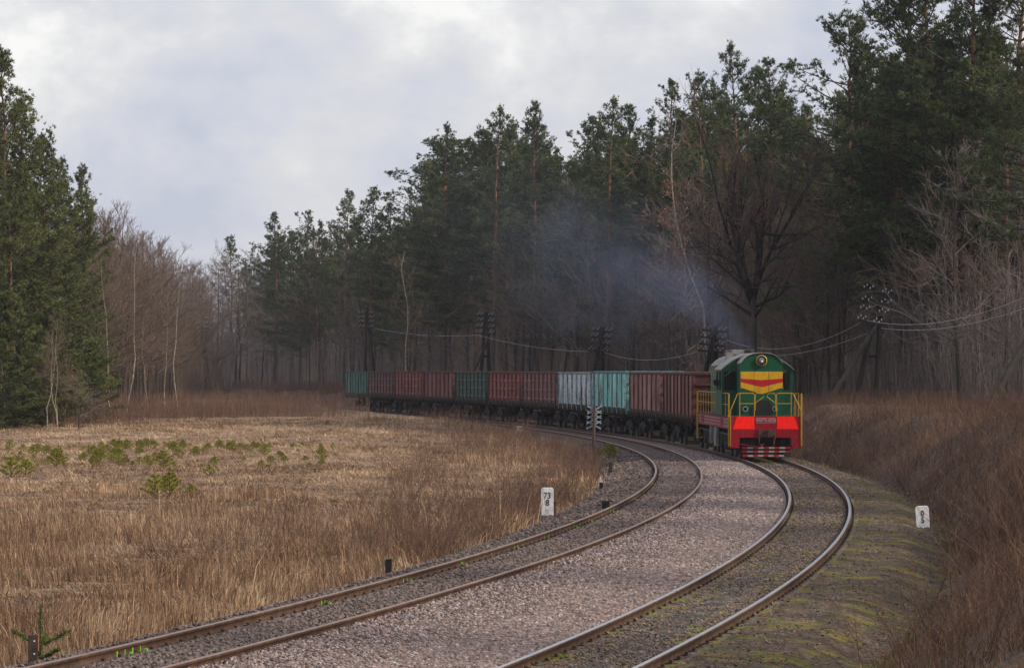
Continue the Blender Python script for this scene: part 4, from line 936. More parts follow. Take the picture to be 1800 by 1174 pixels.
def tree(name, label, cat, proto, x, y, h, rz, group=None, lean=(0, 0), wide=1.0, z=None):
    s = h / proto[2]; z = float(ground_z(x, y)) - .08 if z is None else z
    t = thing(name, label, cat, (x, y, z), 0, group, (s * wide, s * wide, s))
    t.rotation_euler = (lean[0], lean[1], rz)
    obj('trunk', proto[0], t); obj('crown', proto[1], t)
    if len(proto) > 4 and proto[4]: obj('dead_leaves', proto[4], t)
    return t
def on_ray(xi, u, y0=108):                          # first place along a view ray where the wood begins at u from the line
    Y = np.arange(y0, 560, .5); d = u_of((xi - 900) * Y / F, Y) - u; k = np.argmax(d >= 0)
    return float(Y[k]) if d[k] >= 0 else 540.0
def top_h(xi, yt, Y):
    x = (xi - 900) * Y / F; return x, H + (HY - yt) * Y / F - float(ground_z(x, Y))
rp = random.Random(8)

# ------------------------------------------------------------------ the wood right of and behind the train
SKY = [  # photo x, top y, metres behind the edge, prototype, label
 (408, 418, 17, 1, 'slim lone pine on the skyline at the left end of the far wood'),
 (487, 378, 14, 3, 'first full pine of the far wood, rising just right of the slim lone one'),
 (527, 374, 15, 0, 'second full pine of the far wood, with a pointed top left of the tail wagon'),
 (562, 392, 17, 2, 'lower rounded pine on the skyline above the gap before the tail wagon'),
 (604, 338, 14, 1, 'thin-topped pine on the skyline above the green tail wagon'),
 (654, 332, 14, 4, 'broad pointed pine on the skyline above the second wagon from the tail'),
 (690, 362, 17, 3, 'pine in the dip of the skyline above the third wagon from the tail'),
 (728, 335, 14, 0, 'pine leaning out low at the left foot of the tall cone-shaped one'),
 (782, 225, 14, 2, 'tall cone-shaped pine standing free on the skyline above the dark green wagon'),
 (866, 195, 14, 1, 'tall open-crowned pine, left one of the twin tops of mid-skyline'),
 (938, 187, 14, 3, 'tall open-crowned pine, right one of the twin tops with sky showing through'),
 (902, 215, 19, 4, 'narrow pine top squeezed between the twin tops of mid-skyline'),
 (1010, 232, 15, 0, 'rounded dark pine on the skyline above the pale blue wagon'),
 (1066, 180, 14, 1, 'pointed pine on the skyline above the turquoise wagon'),
 (1105, 193, 17, 3, 'yellowish pointed pine just right of the one above the turquoise wagon'),
 (1150, 212, 16, 2, 'rounded pine on the skyline above the second wagon behind the locomotive'),
 (1186, 150, 17, 0, 'broad pine behind a bent bare birch top left of the locomotive smoke'),
 (1236, 132, 18, 4, 'narrow spire-like pine just left of the locomotive on the skyline'),
 (1302, 84, 18, 1, 'tallest pointed pine on the skyline above the locomotive'),
 (1338, 128, 21, 3, 'shorter pine behind the right shoulder of the tallest pointed one'),
 (1381, 108, 18, 0, 'sunlit yellow-green pine right of the tallest pointed one'),
 (1420, 190, 19, 2, 'low pine filling the notch left of the great right-hand pines')]
for xi, yt, u, k, lb in SKY:
    Y = on_ray(xi, u); x, h = top_h(xi, yt, Y); tree('pine_tree', lb, 'pine tree', PINES[k], x, Y, h, rp.uniform(0, 6), 'skyline pines of the right-hand wood', wide=rp.uniform(.9, 1.12) * min(1.15, 21 / h))
for xi, yt, Y, k, lb in ((1480, 30, 200, 0, 'great dark pine with its crown reaching left over the leaning pole'), (1592, -40, 192, 1, 'great pine with an orange trunk showing through its crown, above the leaning pole'),
                         (1650, -95, 188, 0, 'great dense pine second from the right edge of the picture'), (1715, -120, 184, 1, 'great pine with red-brown trunk and forked limbs near the right edge'),
                         (1795, -140, 180, 2, 'great pine cut off by the right edge of the picture')):
    x, h = top_h(xi, yt, Y); tree('pine_tree', lb, 'pine tree', PGREAT[k], x, Y, h, rp.uniform(0, 6), 'great pines at the right edge', wide=1.05)
skx = [q[0] for q in SKY] + [1470, 1560, 1700, 1900]; sky_ = [q[1] for q in SKY] + [120, 40, 0, 0]
ordr = sorted(zip(skx, sky_)); skx = [q[0] for q in ordr]; sky_ = [q[1] for q in ordr]
for i in range(78):
    xi = 440 + 1420 * (i + rp.uniform(-.4, .4)) / 78; u = rp.uniform(15, 26); Y = on_ray(xi, u)
    yt = np.interp(xi, skx, sky_) + rp.uniform(18, 170) + 20; x, h = top_h(xi, yt, Y)
    tree('pine_tree', 'dark pine within the close ranks of the wood below the skyline', 'pine tree', rp.choice(PINES + PGREAT[:1]), x, Y, max(h, 8), rp.uniform(0, 6), 'pines in the ranks of the wood', wide=rp.uniform(.9, 1.25))
for i in range(26):
    xi = 440 + 640 * (i + rp.uniform(-.4, .4)) / 26; Y = on_ray(xi, rp.uniform(16, 22)); yt = np.interp(xi, skx, sky_) + rp.uniform(15, 75); x, h = top_h(xi, yt, Y)
    tree('pine_tree', 'dark pine within the close ranks of the wood below the skyline', 'pine tree', rp.choice(PINES + PGREAT), x, Y, max(h, 8), rp.uniform(0, 6), 'pines in the ranks of the wood', wide=rp.uniform(1.05, 1.35))
# bare trees along the edge of the wood
for i in range(120):
    xi = 330 + 1500 * (i + rp.uniform(-.45, .45)) / 120; u = rp.uniform(14.5, 24); Y = on_ray(xi, u)
    yt = np.interp(xi, [330, 450, 700, 1000, 1250, 1500, 1800], [490, 470, 430, 400, 330, 330, 250]) + rp.uniform(-40, 130); x, h = top_h(xi, yt, Y)
    tree('bare_tree', 'leafless dark-twigged tree in the thicket along the edge of the right-hand wood', 'bare tree', rp.choice(BARE), x, Y, max(h, 5), rp.uniform(0, 6), 'bare trees along the right-hand wood', (rp.gauss(0, .04), rp.gauss(0, .04)))
for i in range(36):
    xi = rp.choice((rp.uniform(900, 1300), rp.uniform(1380, 1480), rp.uniform(620, 950))); Y = on_ray(xi, rp.uniform(13.2, 15)); yt = np.interp(xi, [620, 900, 1250, 1500, 1800], [470, 400, 280, 330, 250]) + rp.uniform(-40, 110); x, h = top_h(xi, yt, Y)
    tree('bare_tree', 'reddish brown fine-twigged bare tree standing before the pines of the right-hand wood', 'bare tree', rp.choice(WARM + BARE[:1]), x, Y, max(h, 5), rp.uniform(0, 6), 'reddish bare trees before the pines', (rp.gauss(0, .05), rp.gauss(0, .05)), wide=1.25)
Y = 187; x, h = top_h(1322, 108, Y); tree('oak_tree', 'big dark leafless oak with spreading limbs above the locomotive', 'oak tree', OAK, x, Y, h, .6, wide=.62)
for xi, yt, u, lb in ((1205, 300, 14, 'bare tree with rust-brown dead leaves left of the big oak'), (1180, 420, 12, 'smaller rust-leaved tree above the second wagon behind the locomotive'), (1420, 330, 16, 'purplish fine-twigged tree with a few dead leaves right of the big oak')):
    Y = on_ray(xi, u); x, h = top_h(xi, yt, Y); tree('bare_tree', lb, 'bare tree', LEAFY, x, Y, h, rp.uniform(0, 6))
for xi, yt, Y, ln, lb in ((1262, 190, 226, -.16, 'pale birch leaning left across the pines above the locomotive'), (1745, 60, 186, .05, 'white-limbed birch among the great pines near the right edge'), (1785, 150, 180, -.08, 'pale crooked birch at the right edge of the picture'), (700, 440, 290, .1, 'thin pale birch slanting in the wood above the red wagons'), (405, 500, 430, -.16, 'white crooked birch by the stayed pole')):
    x, h = top_h(xi, yt, Y); tree('birch_tree', lb, 'birch tree', BIRCH[1], x, Y, h, rp.uniform(0, 6), None, (0, ln))
# far gap
for i in range(22):
    xi = 255 + 250 * i / 22 + rp.uniform(-6, 6); Y = rp.uniform(440, 540); x, h = top_h(xi, np.interp(xi, [255, 350, 450, 520], [470, 482, 450, 440]) + rp.uniform(-6, 40), Y)
    tree('bare_tree', 'hazy leafless tree in the far gap between the two woods', 'bare tree', rp.choice(BARE), x, Y, h, rp.uniform(0, 6), 'hazy trees in the far gap', wide=1.2)
# ------------------------------------------------------------------ the wood on the left
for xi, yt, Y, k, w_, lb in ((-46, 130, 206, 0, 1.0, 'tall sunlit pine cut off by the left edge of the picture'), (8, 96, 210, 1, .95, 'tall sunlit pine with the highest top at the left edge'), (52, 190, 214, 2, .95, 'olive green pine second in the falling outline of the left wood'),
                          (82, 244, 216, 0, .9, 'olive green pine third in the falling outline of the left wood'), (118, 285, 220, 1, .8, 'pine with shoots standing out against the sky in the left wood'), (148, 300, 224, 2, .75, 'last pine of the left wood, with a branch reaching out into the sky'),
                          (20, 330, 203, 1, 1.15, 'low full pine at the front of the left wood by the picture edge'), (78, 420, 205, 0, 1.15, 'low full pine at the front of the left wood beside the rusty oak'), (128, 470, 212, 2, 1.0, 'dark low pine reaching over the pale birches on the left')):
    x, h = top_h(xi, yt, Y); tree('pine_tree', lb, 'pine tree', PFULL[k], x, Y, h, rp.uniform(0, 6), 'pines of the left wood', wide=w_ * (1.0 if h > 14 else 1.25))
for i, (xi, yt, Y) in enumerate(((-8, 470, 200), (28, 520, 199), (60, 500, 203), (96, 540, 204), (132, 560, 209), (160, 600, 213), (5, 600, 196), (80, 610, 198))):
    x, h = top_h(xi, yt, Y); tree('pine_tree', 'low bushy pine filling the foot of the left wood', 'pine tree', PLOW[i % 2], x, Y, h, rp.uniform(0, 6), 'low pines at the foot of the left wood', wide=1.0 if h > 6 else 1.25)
for i in range(96):
    q = max(0., (i + rp.uniform(-.4, .4)) / 96); xi = 120 + 240 * q; Y = 218 + 205 * q ** 1.3 + rp.uniform(0, 25); yt = np.interp(xi, [120, 185, 215, 260, 300, 340, 360], [390, 350, 395, 410, 445, 470, 495]) + rp.uniform(0, 150) * (1 if i % 2 else .15); Y = max(Y, 425) if xi > 322 else Y; x, h = top_h(xi, yt, Y)
    tree('bare_tree', 'slender leafless tree with warm brown twigs in the left wood', 'bare tree', rp.choice(WARM), x, Y, max(h, 4), rp.uniform(0, 6), 'bare trees of the left wood', (rp.gauss(0, .05), rp.gauss(0, .05)))
x, h = top_h(256, 398, 300); tree('bare_tree', 'tall fan-shaped bare tree standing out against the sky at the left', 'bare tree', BIGBARE, x, 300, h, 1.0)
for k, (xi, yb, yt, Y, ln, lb) in enumerate(((84, 762, 600, 190, .10, 'pale leaning birch pole, leftmost of the three in front of the left wood'), (101, 768, 620, 189, .14, 'thin pale leaning birch, middle of the three by the rusty leaves'), (107, 770, 615, 187, .17, 'pale leaning birch, rightmost of the three by the rusty leaves'),
        (198, 748, 520, 214, -.06, 'crooked pale birch in front of the brown thicket left of the clearing end'), (221, 745, 470, 226, .13, 'wavy pale birch beside the crooked one in the left thicket'), (263, 742, 600, 236, .10, 'straight thin birch in the middle of the left thicket'),
        (288, 745, 560, 232, .03, 'thin pale birch near the right end of the left thicket'), (312, 735, 500, 240, .06, 'white-footed birch at the right end of the left thicket'))):
    x, h = top_h(xi, yt, Y); tree('birch_tree', lb, 'birch tree', BIRCH[k % 3], x, Y, h * 1.25, rp.uniform(0, 6), 'pale birches before the left wood', (0, ln), wide=.9)
x, h = top_h(140, 640, 192); tree('young_oak', 'small oak keeping rusty orange dead leaves in front of the left wood', 'young oak', LEAFY, x, 192, h, .3, wide=1.4)
x, h = top_h(590, 690, 246); tree('young_oak', 'tiny bush with orange dead leaves beside the track left of the tail wagon', 'young oak', LEAFY, x, 246, 1.5, .9, wide=1.6)

# ------------------------------------------------------------------ wood in depth (one mass), thickets, grass
def xf_join(items):                                  # transform many copies of a (V,F,T) into one mesh
    V = []; Fc = []; T = []; o = 0
    for (v, f, t), s, a, loc in items:
        c, sn = math.cos(a), math.sin(a); q = v * s
        V.append(np.stack([q[:, 0] * c - q[:, 1] * sn + loc[0], q[:, 0] * sn + q[:, 1] * c + loc[1], q[:, 2] + loc[2]], 1)); Fc.append(f + o); T.append(t); o += len(v)
    return np.concatenate(V), np.concatenate(Fc), np.concatenate(T)
deep = []; deept = []; deepb = []
light = pine_proto(77, 20, .35, 3.2, .5); lc = light[2]; ltr = (light[0][0], light[0][1], np.full(len(light[0][0]), .5))
lb_ = bare_proto(78, 13, levels=2, spread=.5, up=.6, n1=30, first=.2, trunk_r=.10)
for i in range(150):
    xi = rp.uniform(430, 1900); u = rp.uniform(28, 70); Y = on_ray(xi, u)
    yt = np.interp(xi, skx, sky_) + rp.uniform(30, 150); x, h = top_h(xi, yt, Y); h = max(h, 8)
    loc = (x, Y, float(ground_z(x, Y))); a = rp.uniform(0, 6); deep.append((lc, h / 20, a, loc)); deept.append((ltr, h / 20, a, loc))
for i in range(150):                                  # the same wood beside and behind the camera, out of the picture, which shades the line
    s_ = rp.uniform(-70, 185); x, y = P(s_, rp.uniform(14, 44)); loc = (float(x), float(y), float(ground_z(x, y))); a = rp.uniform(0, 6); h = rp.uniform(15, 20)
    if x > .168 * y + 3.5: deep.append((lc, h / 20, a, loc)); deept.append((ltr, h / 20, a, loc))
for i in range(26):
    xi = rp.uniform(-120, 200); Y = rp.uniform(225, 300); yt = np.interp(xi, [-120, 0, 120, 200], [60, 150, 340, 430]) + rp.uniform(20, 120); x, h = top_h(xi, yt, Y)
    loc = (x, Y, float(ground_z(x, Y))); a = rp.uniform(0, 6); deep.append((lc, max(h, 6) / 20, a, loc)); deept.append((ltr, max(h, 6) / 20, a, loc))
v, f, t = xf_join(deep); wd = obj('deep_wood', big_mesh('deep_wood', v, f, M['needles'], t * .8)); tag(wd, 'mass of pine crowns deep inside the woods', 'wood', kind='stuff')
v, f, t = xf_join(deept); tag(obj('deep_trunks', big_mesh('deep_trunks', v, f, M['pine_bark'], t)), 'mass of pine trunks deep inside the woods', 'wood', kind='stuff')
for i in range(260):
    if i % 4 == 0: q = rp.random(); xi = 100 + 300 * q; Y = 235 + 215 * q + rp.uniform(10, 60)
    else: xi = rp.uniform(330, 1850); Y = on_ray(xi, rp.uniform(20, 60))
    x = (xi - 900) * Y / F; deepb.append(((np.concatenate([lb_[0][0], lb_[1][0]]), np.concatenate([lb_[0][1], lb_[1][1] + len(lb_[0][0])]), np.concatenate([np.full(len(lb_[0][0]), .2), lb_[1][2]])), rp.uniform(7, 14) / 13, rp.uniform(0, 6), (x, Y, float(ground_z(x, Y)))))
v, f, t = xf_join(deepb); tag(obj('deep_thicket', big_mesh('deep_thicket', v, f, M['twigs'], t)), 'mass of leafless stems deep inside the woods', 'thicket', kind='stuff')

def stems(n, xy, h0, h1, r_, seed, br=3, lean=.12):  # brushwood: thin stems with a few side twigs
    r = np.random.RandomState(seed); x, y = xy; z = ground_z(x, y); h = h0 + (h1 - h0) * r.uniform(0, 1, n) ** 1.7; ln = r.normal(0, lean, (n, 2))
    p0 = np.stack([x, y, z], 1); p1 = p0 + np.stack([ln[:, 0] * h * .5, ln[:, 1] * h * .5, h * .5], 1); p2 = p1 + np.stack([(ln[:, 0] + r.normal(0, .1, n)) * h * .5, ln[:, 1] * h * .5, h * .5], 1)
    rr = r_ * (h / h1) ** .5; sg = [np.column_stack([p0, p1, rr, rr * .7]), np.column_stack([p1, p2, rr * .7, rr * .25])]
    for k in range(br):
        q = r.uniform(.2, .9, n)[:, None]; b0 = np.where(q < .5, p0 + (p1 - p0) * q * 2, p1 + (p2 - p1) * (q - .5) * 2)
        b1 = b0 + np.column_stack([r.normal(0, .22, n), r.normal(0, .22, n), r.uniform(.15, .45, n)]) * h[:, None] * .55
        sg.append(np.column_stack([b0, b1, rr * .45, rr * .2]))
    tint = np.clip(r.normal(.42, .24, n), 0, 1)
    v, f, k, m = prisms(np.concatenate(sg), 3)
    return v, f, np.repeat(np.tile(tint, len(sg)), m)
r = np.random.RandomState(21)
def ray_xy(n, x0, x1, ua, ub, seed):
    r_ = np.random.RandomState(seed); xi = r_.uniform(x0, x1, n); u = ua + (ub - ua) * r_.uniform(0, 1, n) ** 1.3
    Yt = np.arange(108, 560, .5); out_ = np.empty(n)
    grid = np.linspace(x0, x1, 240)
    tab = np.stack([u_of((g_ - 900) * Yt / F, Yt) for g_ in grid])
    gi = np.clip(((xi - x0) / (x1 - x0) * 239).astype(int), 0, 239)
    for i in range(n): k = np.argmax(tab[gi[i]] >= u[i]); out_[i] = Yt[k] if tab[gi[i], k] >= u[i] else 545
    return (xi - 900) * out_ / F, out_
xy = ray_xy(15000, 330, 1860, 14.5, 36, 31)
v, f, t = stems(15000, xy, 2.0, 8.0, .028, 32, br=4); tag(obj('undergrowth', big_mesh('undergrowth', v, f, M['twigs'], t)), 'dense purple-brown brushwood filling the right-hand wood', 'undergrowth', kind='stuff')
q = r.uniform(0, 1, 8500); xi = -60 + 450 * q; Y = 205 + 205 * q ** 1.3 + r.uniform(0, 60, 8500)
v, f, t = stems(8500, ((xi - 900) * Y / F, Y), 1.2, 6.0, .024, 33, br=4); tag(obj('undergrowth', big_mesh('undergrowth', v, f, M['twigs_warm'], t)), 'warm brown brushwood filling the left wood', 'undergrowth', kind='stuff')
q = r.uniform(0, 1, 9000); xi = 90 + 560 * q; Y = 196 + r.uniform(-8, 30, 9000) + np.interp(xi, [90, 330, 450, 650], [0, 18, 40, 30]) + np.where(xi < 350, r.uniform(0, 30, 9000), 0)
X_ = (xi - 900) * Y / F; ok = (u_of(X_, Y) < -spacing(s_of(Y)) - 2.0) & (r.uniform(0, 1, 9000) < np.interp(xi, [90, 420, 560, 650], [1, 1, .45, .08]))
v, f, t = stems(int(ok.sum()), (X_[ok], Y[ok]), .5, 1.9, .012, 34, br=4, lean=.2); tag(obj('weeds', big_mesh('weeds', v, f, M['brush'], t)), 'strip of tall reddish dead weeds at the back of the clearing', 'weeds', kind='stuff')

def blades(x, y, h, wd, lean, tint, seed):           # bent two-piece grass blades
    r_ = np.random.RandomState(seed); n = len(x); z = ground_z(x, y) - .02
    a = r_.uniform(0, 6.283, n) * .55 + 4.5 * patch(x, y, .7); ld = np.stack([np.cos(a), np.sin(a)], 1) * lean[:, None] * h[:, None]
    b = r_.uniform(0, 6.283, n); sd = np.stack([np.cos(b), np.sin(b) * .5, 0 * b], 1) * wd[:, None]
    p0 = np.stack([x, y, z], 1); hh = h * np.sqrt(np.clip(1 - lean ** 2, .1, 1))
    p1 = p0 + np.column_stack([ld * .35, hh * .6]); p2 = p0 + np.column_stack([ld * 1.05, hh * (1 - .25 * lean)])
    V = np.stack([p0 - sd, p0 + sd, p1 + sd * .8, p1 - sd * .8, p2 + sd * .25, p2 - sd * .25], 1)
    f = np.array([[0, 1, 2, 3], [3, 2, 4, 5]]); Fc = (f[None] + (np.arange(n) * 6)[:, None, None]).reshape(-1, 4)
    return V.reshape(-1, 3), Fc, np.repeat(np.clip(tint, 0, 1), 6)
def field_pts(n, seed, y0, y1, pw, left):
    r_ = np.random.RandomState(seed); Y = y0 + (y1 - y0) * r_.uniform(0, 1, n) ** pw
    s = s_of(Y); xl = np.interp(s, S, CX)
    if left: hi = xl + (-spacing(s) - 2.6) / np.cos(np.interp(s, S, TH)); lo = -.162 * Y - 9.0
    else: lo = xl + 2.9 - .7 * r_.uniform(0, 1, n) ** 3; hi = np.minimum(xl + 16, .165 * Y + 2.0)
    ok = hi > lo + .2; Y, lo, hi = Y[ok], lo[ok], hi[ok]
    return lo + (hi - lo) * r_.uniform(0, 1, len(Y)), Y
def patch(x, y, k): return .5 + .5 * np.sin(x * .9 * k + 1.7 * np.sin(y * .33 * k)) * np.sin(y * .42 * k + 1.3 * np.sin(x * .7 * k + 2))
GV = []; o = 0
x, y = field_pts(290000, 41, 36, 215, 1.5, True); r = np.random.RandomState(42); pz = patch(x, y, .8); n = len(x)
near = sm(112, 80, y + 8 * (patch(x, y, .4) - .5)) ; edge = sm(-9, -4, u_of(x, y) + spacing(s_of(y)))
flat = sm(.30, .52, patch(x + 5, y, .42)); near = near * (.18 + .82 * flat)
tall = np.clip(near * .75 + edge * .5 + .5 * (pz > .72), 0, 1)
h = (.16 + .34 * r.uniform(0, 1, n)) * (1 - tall) + tall * r.uniform(.14, .62, n) * (.6 + .5 * pz)
ln = np.clip(np.where(tall > .5, r.gamma(1.6, .27, n), 1 - .34 * r.uniform(0, 1, n) ** 2.0), 0, .985); h = h * np.where((tall > .5) & (r.uniform(0, 1, n) < .05), 1.7, 1.0) * (.45 + .75 * patch(x * 1.3, y * 1.3 + 4, 1.7))
sparse = np.where(u_of(x, y) + spacing(s_of(y)) > -3.1, .5, 1.0)
keep = (r.uniform(0, 1, n) < sparse) & (np.hypot(x + 6.45, (y - 44.9) * .35) > .55); tn = np.clip(.36 + .34 * (pz - .5) + .30 * (patch(x + 7, y, .23) - .5) + .03 * tall + .20 * (1 - tall) + .22 * (patch(x * 1.7 + 2, y * 1.7, 1.4) > .74) + r.normal(0, .19, n), 0, 1)
v, f, t = blades(x[keep], y[keep], h[keep], (.0042 + y[keep] * .000055) * r.uniform(.6, 1.3, keep.sum()), ln[keep], tn[keep], 43)
tag(obj('dry_grass', big_mesh('dry_grass', v, f, M['grass'], t)), 'dry bleached grass covering the clearing left of the tracks', 'grass', kind='stuff')
x, y = field_pts(60000, 51, 27, 215, 1.35, False); n = len(x); pz = patch(x + 3, y, 1.1); uu = u_of(x, y)
h = r.uniform(.10, .70, n) * (.25 + 1.0 * pz) * (.5 + .7 * patch(x, y * 1.2, 1.9)) * (.5 + .5 * sm(3, 5.5, uu)); ln = np.clip(r.gamma(1.7, .27, n), 0, .98)
v, f, t = blades(x, y, h, (.0040 + y * .000055) * r.uniform(.6, 1.3, n), ln, np.clip(.40 + .35 * (pz - .5) + .3 * (patch(x, y, .3) - .5) + r.normal(0, .2, n), 0, 1), 53)
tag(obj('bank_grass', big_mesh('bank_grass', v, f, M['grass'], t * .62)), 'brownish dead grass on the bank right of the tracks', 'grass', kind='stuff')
x, y = field_pts(14000, 61, 36, 215, 1.25, False); ok = (u_of(x, y) > 3.4) & (np.random.RandomState(67).uniform(0, 1, len(x)) < 2.2 * patch(x, y, .8) ** 2)
v, f, t = stems(int(ok.sum()), (x[ok], y[ok]), .25, 1.25, .0070, 62, br=5, lean=.6); tag(obj('bramble_stems', big_mesh('bramble_stems', v, f, M['brush'], t)), 'arching dead stems on the bank right of the tracks', 'weeds', kind='stuff')
x, y = field_pts(8000, 63, 39, 150, 1.3, True); ok = np.random.RandomState(65).uniform(0, 1, len(x)) < np.clip(patch(x, y, .5) * 1.3 * (.12 + .88 * sm(.30, .52, patch(x + 5, y, .42))) * (.25 + sm(115, 80, y) + sm(-9, -4, u_of(x, y) + spacing(s_of(y)))), 0, 1); x = x[ok]; y = y[ok]
v, f, t = stems(len(x), (x, y), .2, 1.05, .0055, 64, br=5, lean=.4); tag(obj('dead_stalks', big_mesh('dead_stalks', v, f, M['brush'], t)), 'dead upright stalks among the grass of the clearing', 'weeds', kind='stuff')
q = r.uniform(0, 1, 9000); s = 215 + 190 * q ** .8; x, y = P(s, 3.0 + r.uniform(0, 8, 9000)); 
v, f, t = stems(9000, (x, y), .5, 1.5, .014, 66, br=2, lean=.1); tag(obj('reed_grass', big_mesh('reed_grass', v, f, M['brush'], t)), 'tall reddish reed grass beyond the far end of the train', 'grass', kind='stuff')

r = np.random.RandomState(71); n = 26000; s = 2 + 100 * r.uniform(0, 1, n) ** 1.5; u = 1.15 + 2.3 * r.uniform(0, 1, n); x, y = P(s, u)
mo = patch(x * 1.4, y * .7, 1.6) * patch(x + 3, y + 5, .55); k = (mo + .25 * r.uniform(0, 1, n)) >.33; x = x[k]; y = y[k]; n = len(x)
v, f, t = blades(x, y, r.uniform(.03, .09, n), .008 * r.uniform(.6, 1.4, n), np.clip(r.gamma(2, .25, n), 0, .95), r.uniform(0, 1, n), 72); v[:, 2] += .05
tag(obj('moss', big_mesh('moss', v, f, mat('moss_green', [(.05, .06, .016), (.13, .13, .025), (.24, .19, .05)], attr='tint'), t)), 'low yellow-green moss and grass on the right shoulder', 'moss', kind='stuff')
n = 9000; s = -4 + 110 * r.uniform(0, 1, n) ** 1.5; u = np.where(r.uniform(0, 1, n) < .6, r.uniform(.9, 3.6, n), r.uniform(-.7, .7, n)); x, y = P(s, u); z = np.interp(u, [-1, .9, 1.8, 2.4, 3.1, 3.6], [-.115, -.12, -.13, -.20, -.42, -.40]) + .02
v, f, t = needles(np.stack([x, y, z], 1), np.column_stack([r.normal(0, 1, (n, 2)), r.normal(0, .25, n)]), r.uniform(.03, .10, n), .012, r.uniform(0, 1, n), per=1, spread=.1, rs_=r)
tag(obj('leaf_litter', big_mesh('leaf_litter', v, f, mat('leaf_litter', [(.05, .03, .02), (.14, .075, .045), (.30, .20, .13)], attr='tint'), t)), 'dead leaves and twigs strewn along the right track', 'leaf litter', kind='stuff')

r = np.random.RandomState(81); n = 21000; s = 45 + 165 * r.uniform(0, 1, n); u = 3.2 + 12 * r.uniform(0, 1, n) ** 1.4; x, y = P(s, u); k = (patch(x, y, .9) + .5 * r.uniform(0, 1, n) > .42) & (x < .17 * y + 1.5); x = x[k]; y = y[k]
v, f, t = stems(len(x), (x, y), .15, .95, .008, 82, br=3, lean=.4); tag(obj('bank_weeds', big_mesh('bank_weeds', v, f, M['brush'], t)), 'tall reddish dead grass along the crest of the bank', 'weeds', kind='stuff')

r = np.random.RandomState(91); n = 13000; s = 30 + 150 * r.uniform(0, 1, n) ** 1.2; u = -spacing(s) - 2.9 - 7.5 * r.uniform(0, 1, n) ** 1.6; x, y = P(s, u); k = (patch(x + 1, y, .75) + .35 * r.uniform(0, 1, n) > .66) & (x > -.17 * y - 1); x = x[k]; y = y[k]
v, f, t = stems(len(x), (x, y), .25, 1.15, .0075, 92, br=5, lean=.38); tag(obj('trackside_scrub', big_mesh('trackside_scrub', v, f, M['brush'], t)), 'clumps of dead brown scrub along the left track', 'scrub', kind='stuff')

# ------------------------------------------------------------------ young pines in the clearing, small spruce in front
def young_proto(seed, Hh, nbr):
    r_ = np.random.RandomState(seed); segs = [(0, 0, -.05, 0, 0, Hh * .6, .022, .014), (0, 0, Hh * .6, r_.normal(0, .02), 0, Hh, .014, .006)]; pos = []; dr = []
    for k in range(nbr):
        z = Hh * (.22 + .68 * (k // 5) / max(1, (nbr - 1) // 5)); az = k * 2.4 + r_.uniform(-.3, .3); L_ = (Hh - z) * .50 + .10
        e_ = np.array([math.cos(az) * L_, math.sin(az) * L_, z + L_ * .55]); segs.append((0, 0, z, *e_, .009, .006)); c = np.array([0, 0, z])
        for q in np.linspace(.35, 1, 7): pos.append(c + (e_ - c) * q); d = (e_ - c) + np.array([0, 0, L_ * .8]); dr.append(d / np.linalg.norm(d))
    for q in np.linspace(.6, 1, 7): pos.append(np.array([0, 0, Hh * q])); dr.append(np.array([0, 0, 1.]))
    nv = needles(np.array(pos), np.array(dr), np.full(len(pos), .125), .009, r_.uniform(.1, 1, len(pos)), per=20, spread=.6, rs_=r_)
    tv, tf = prisms(segs, 5)[:2]
    return big_mesh('trunk', tv, tf, M['bark']), big_mesh('crown', nv[0], nv[1], M['young'], nv[2]), Hh
YP = [young_proto(90 + i, 1.2, nb) for i, nb in enumerate((22, 28, 17))]
for i in range(185):
    xi = rp.choice([rp.uniform(0, 220), rp.uniform(140, 330), rp.uniform(290, 600), rp.uniform(150, 600)]); Y = rp.uniform(138, 170); x = (xi - 900) * Y / F
    tree('young_pine', 'knee-high yellow-green pine in the belt along the back of the clearing', 'young pine', rp.choice(YP), x, Y, rp.choice((.20, .26, .32, .40, .52)) * rp.uniform(.85, 1.15), rp.uniform(0, 6), 'young pines along the back of the clearing', wide=rp.uniform(.8, 1.4))
for xi, yb, h, lb in ((20, 835, .9, 'young pine near the left edge of the clearing'), (45, 830, .75, 'young pine just right of the one at the left edge of the clearing'), (100, 818, .9, 'young pine left of the belt of young pines'), (175, 812, .75, 'squat young pine at the left end of the belt'),
                      (288, 822, .85, 'young pine standing alone below the belt, left of the middle of the clearing'), (368, 838, .5, 'small dark young pine by the pale tussock'), (272, 882, .78, 'left one of the two young pines in the open middle of the clearing'), (298, 880, .84, 'right one of the two young pines in the open middle of the clearing'), (337, 872, .45, 'tiny young pine right of the pair in the open clearing'),
                      (1072, 812, .75, 'young pine in the ballast beside the dark stump at the bend'), (1052, 808, .6, 'small young pine at the foot of the crossed-slat post')):
    p = at(xi, yb, -.4); tree('young_pine', lb, 'young pine', YP[int(xi) % 3], p.x, p.y, h, rp.uniform(0, 6), 'young pines in the clearing', wide=1.1)
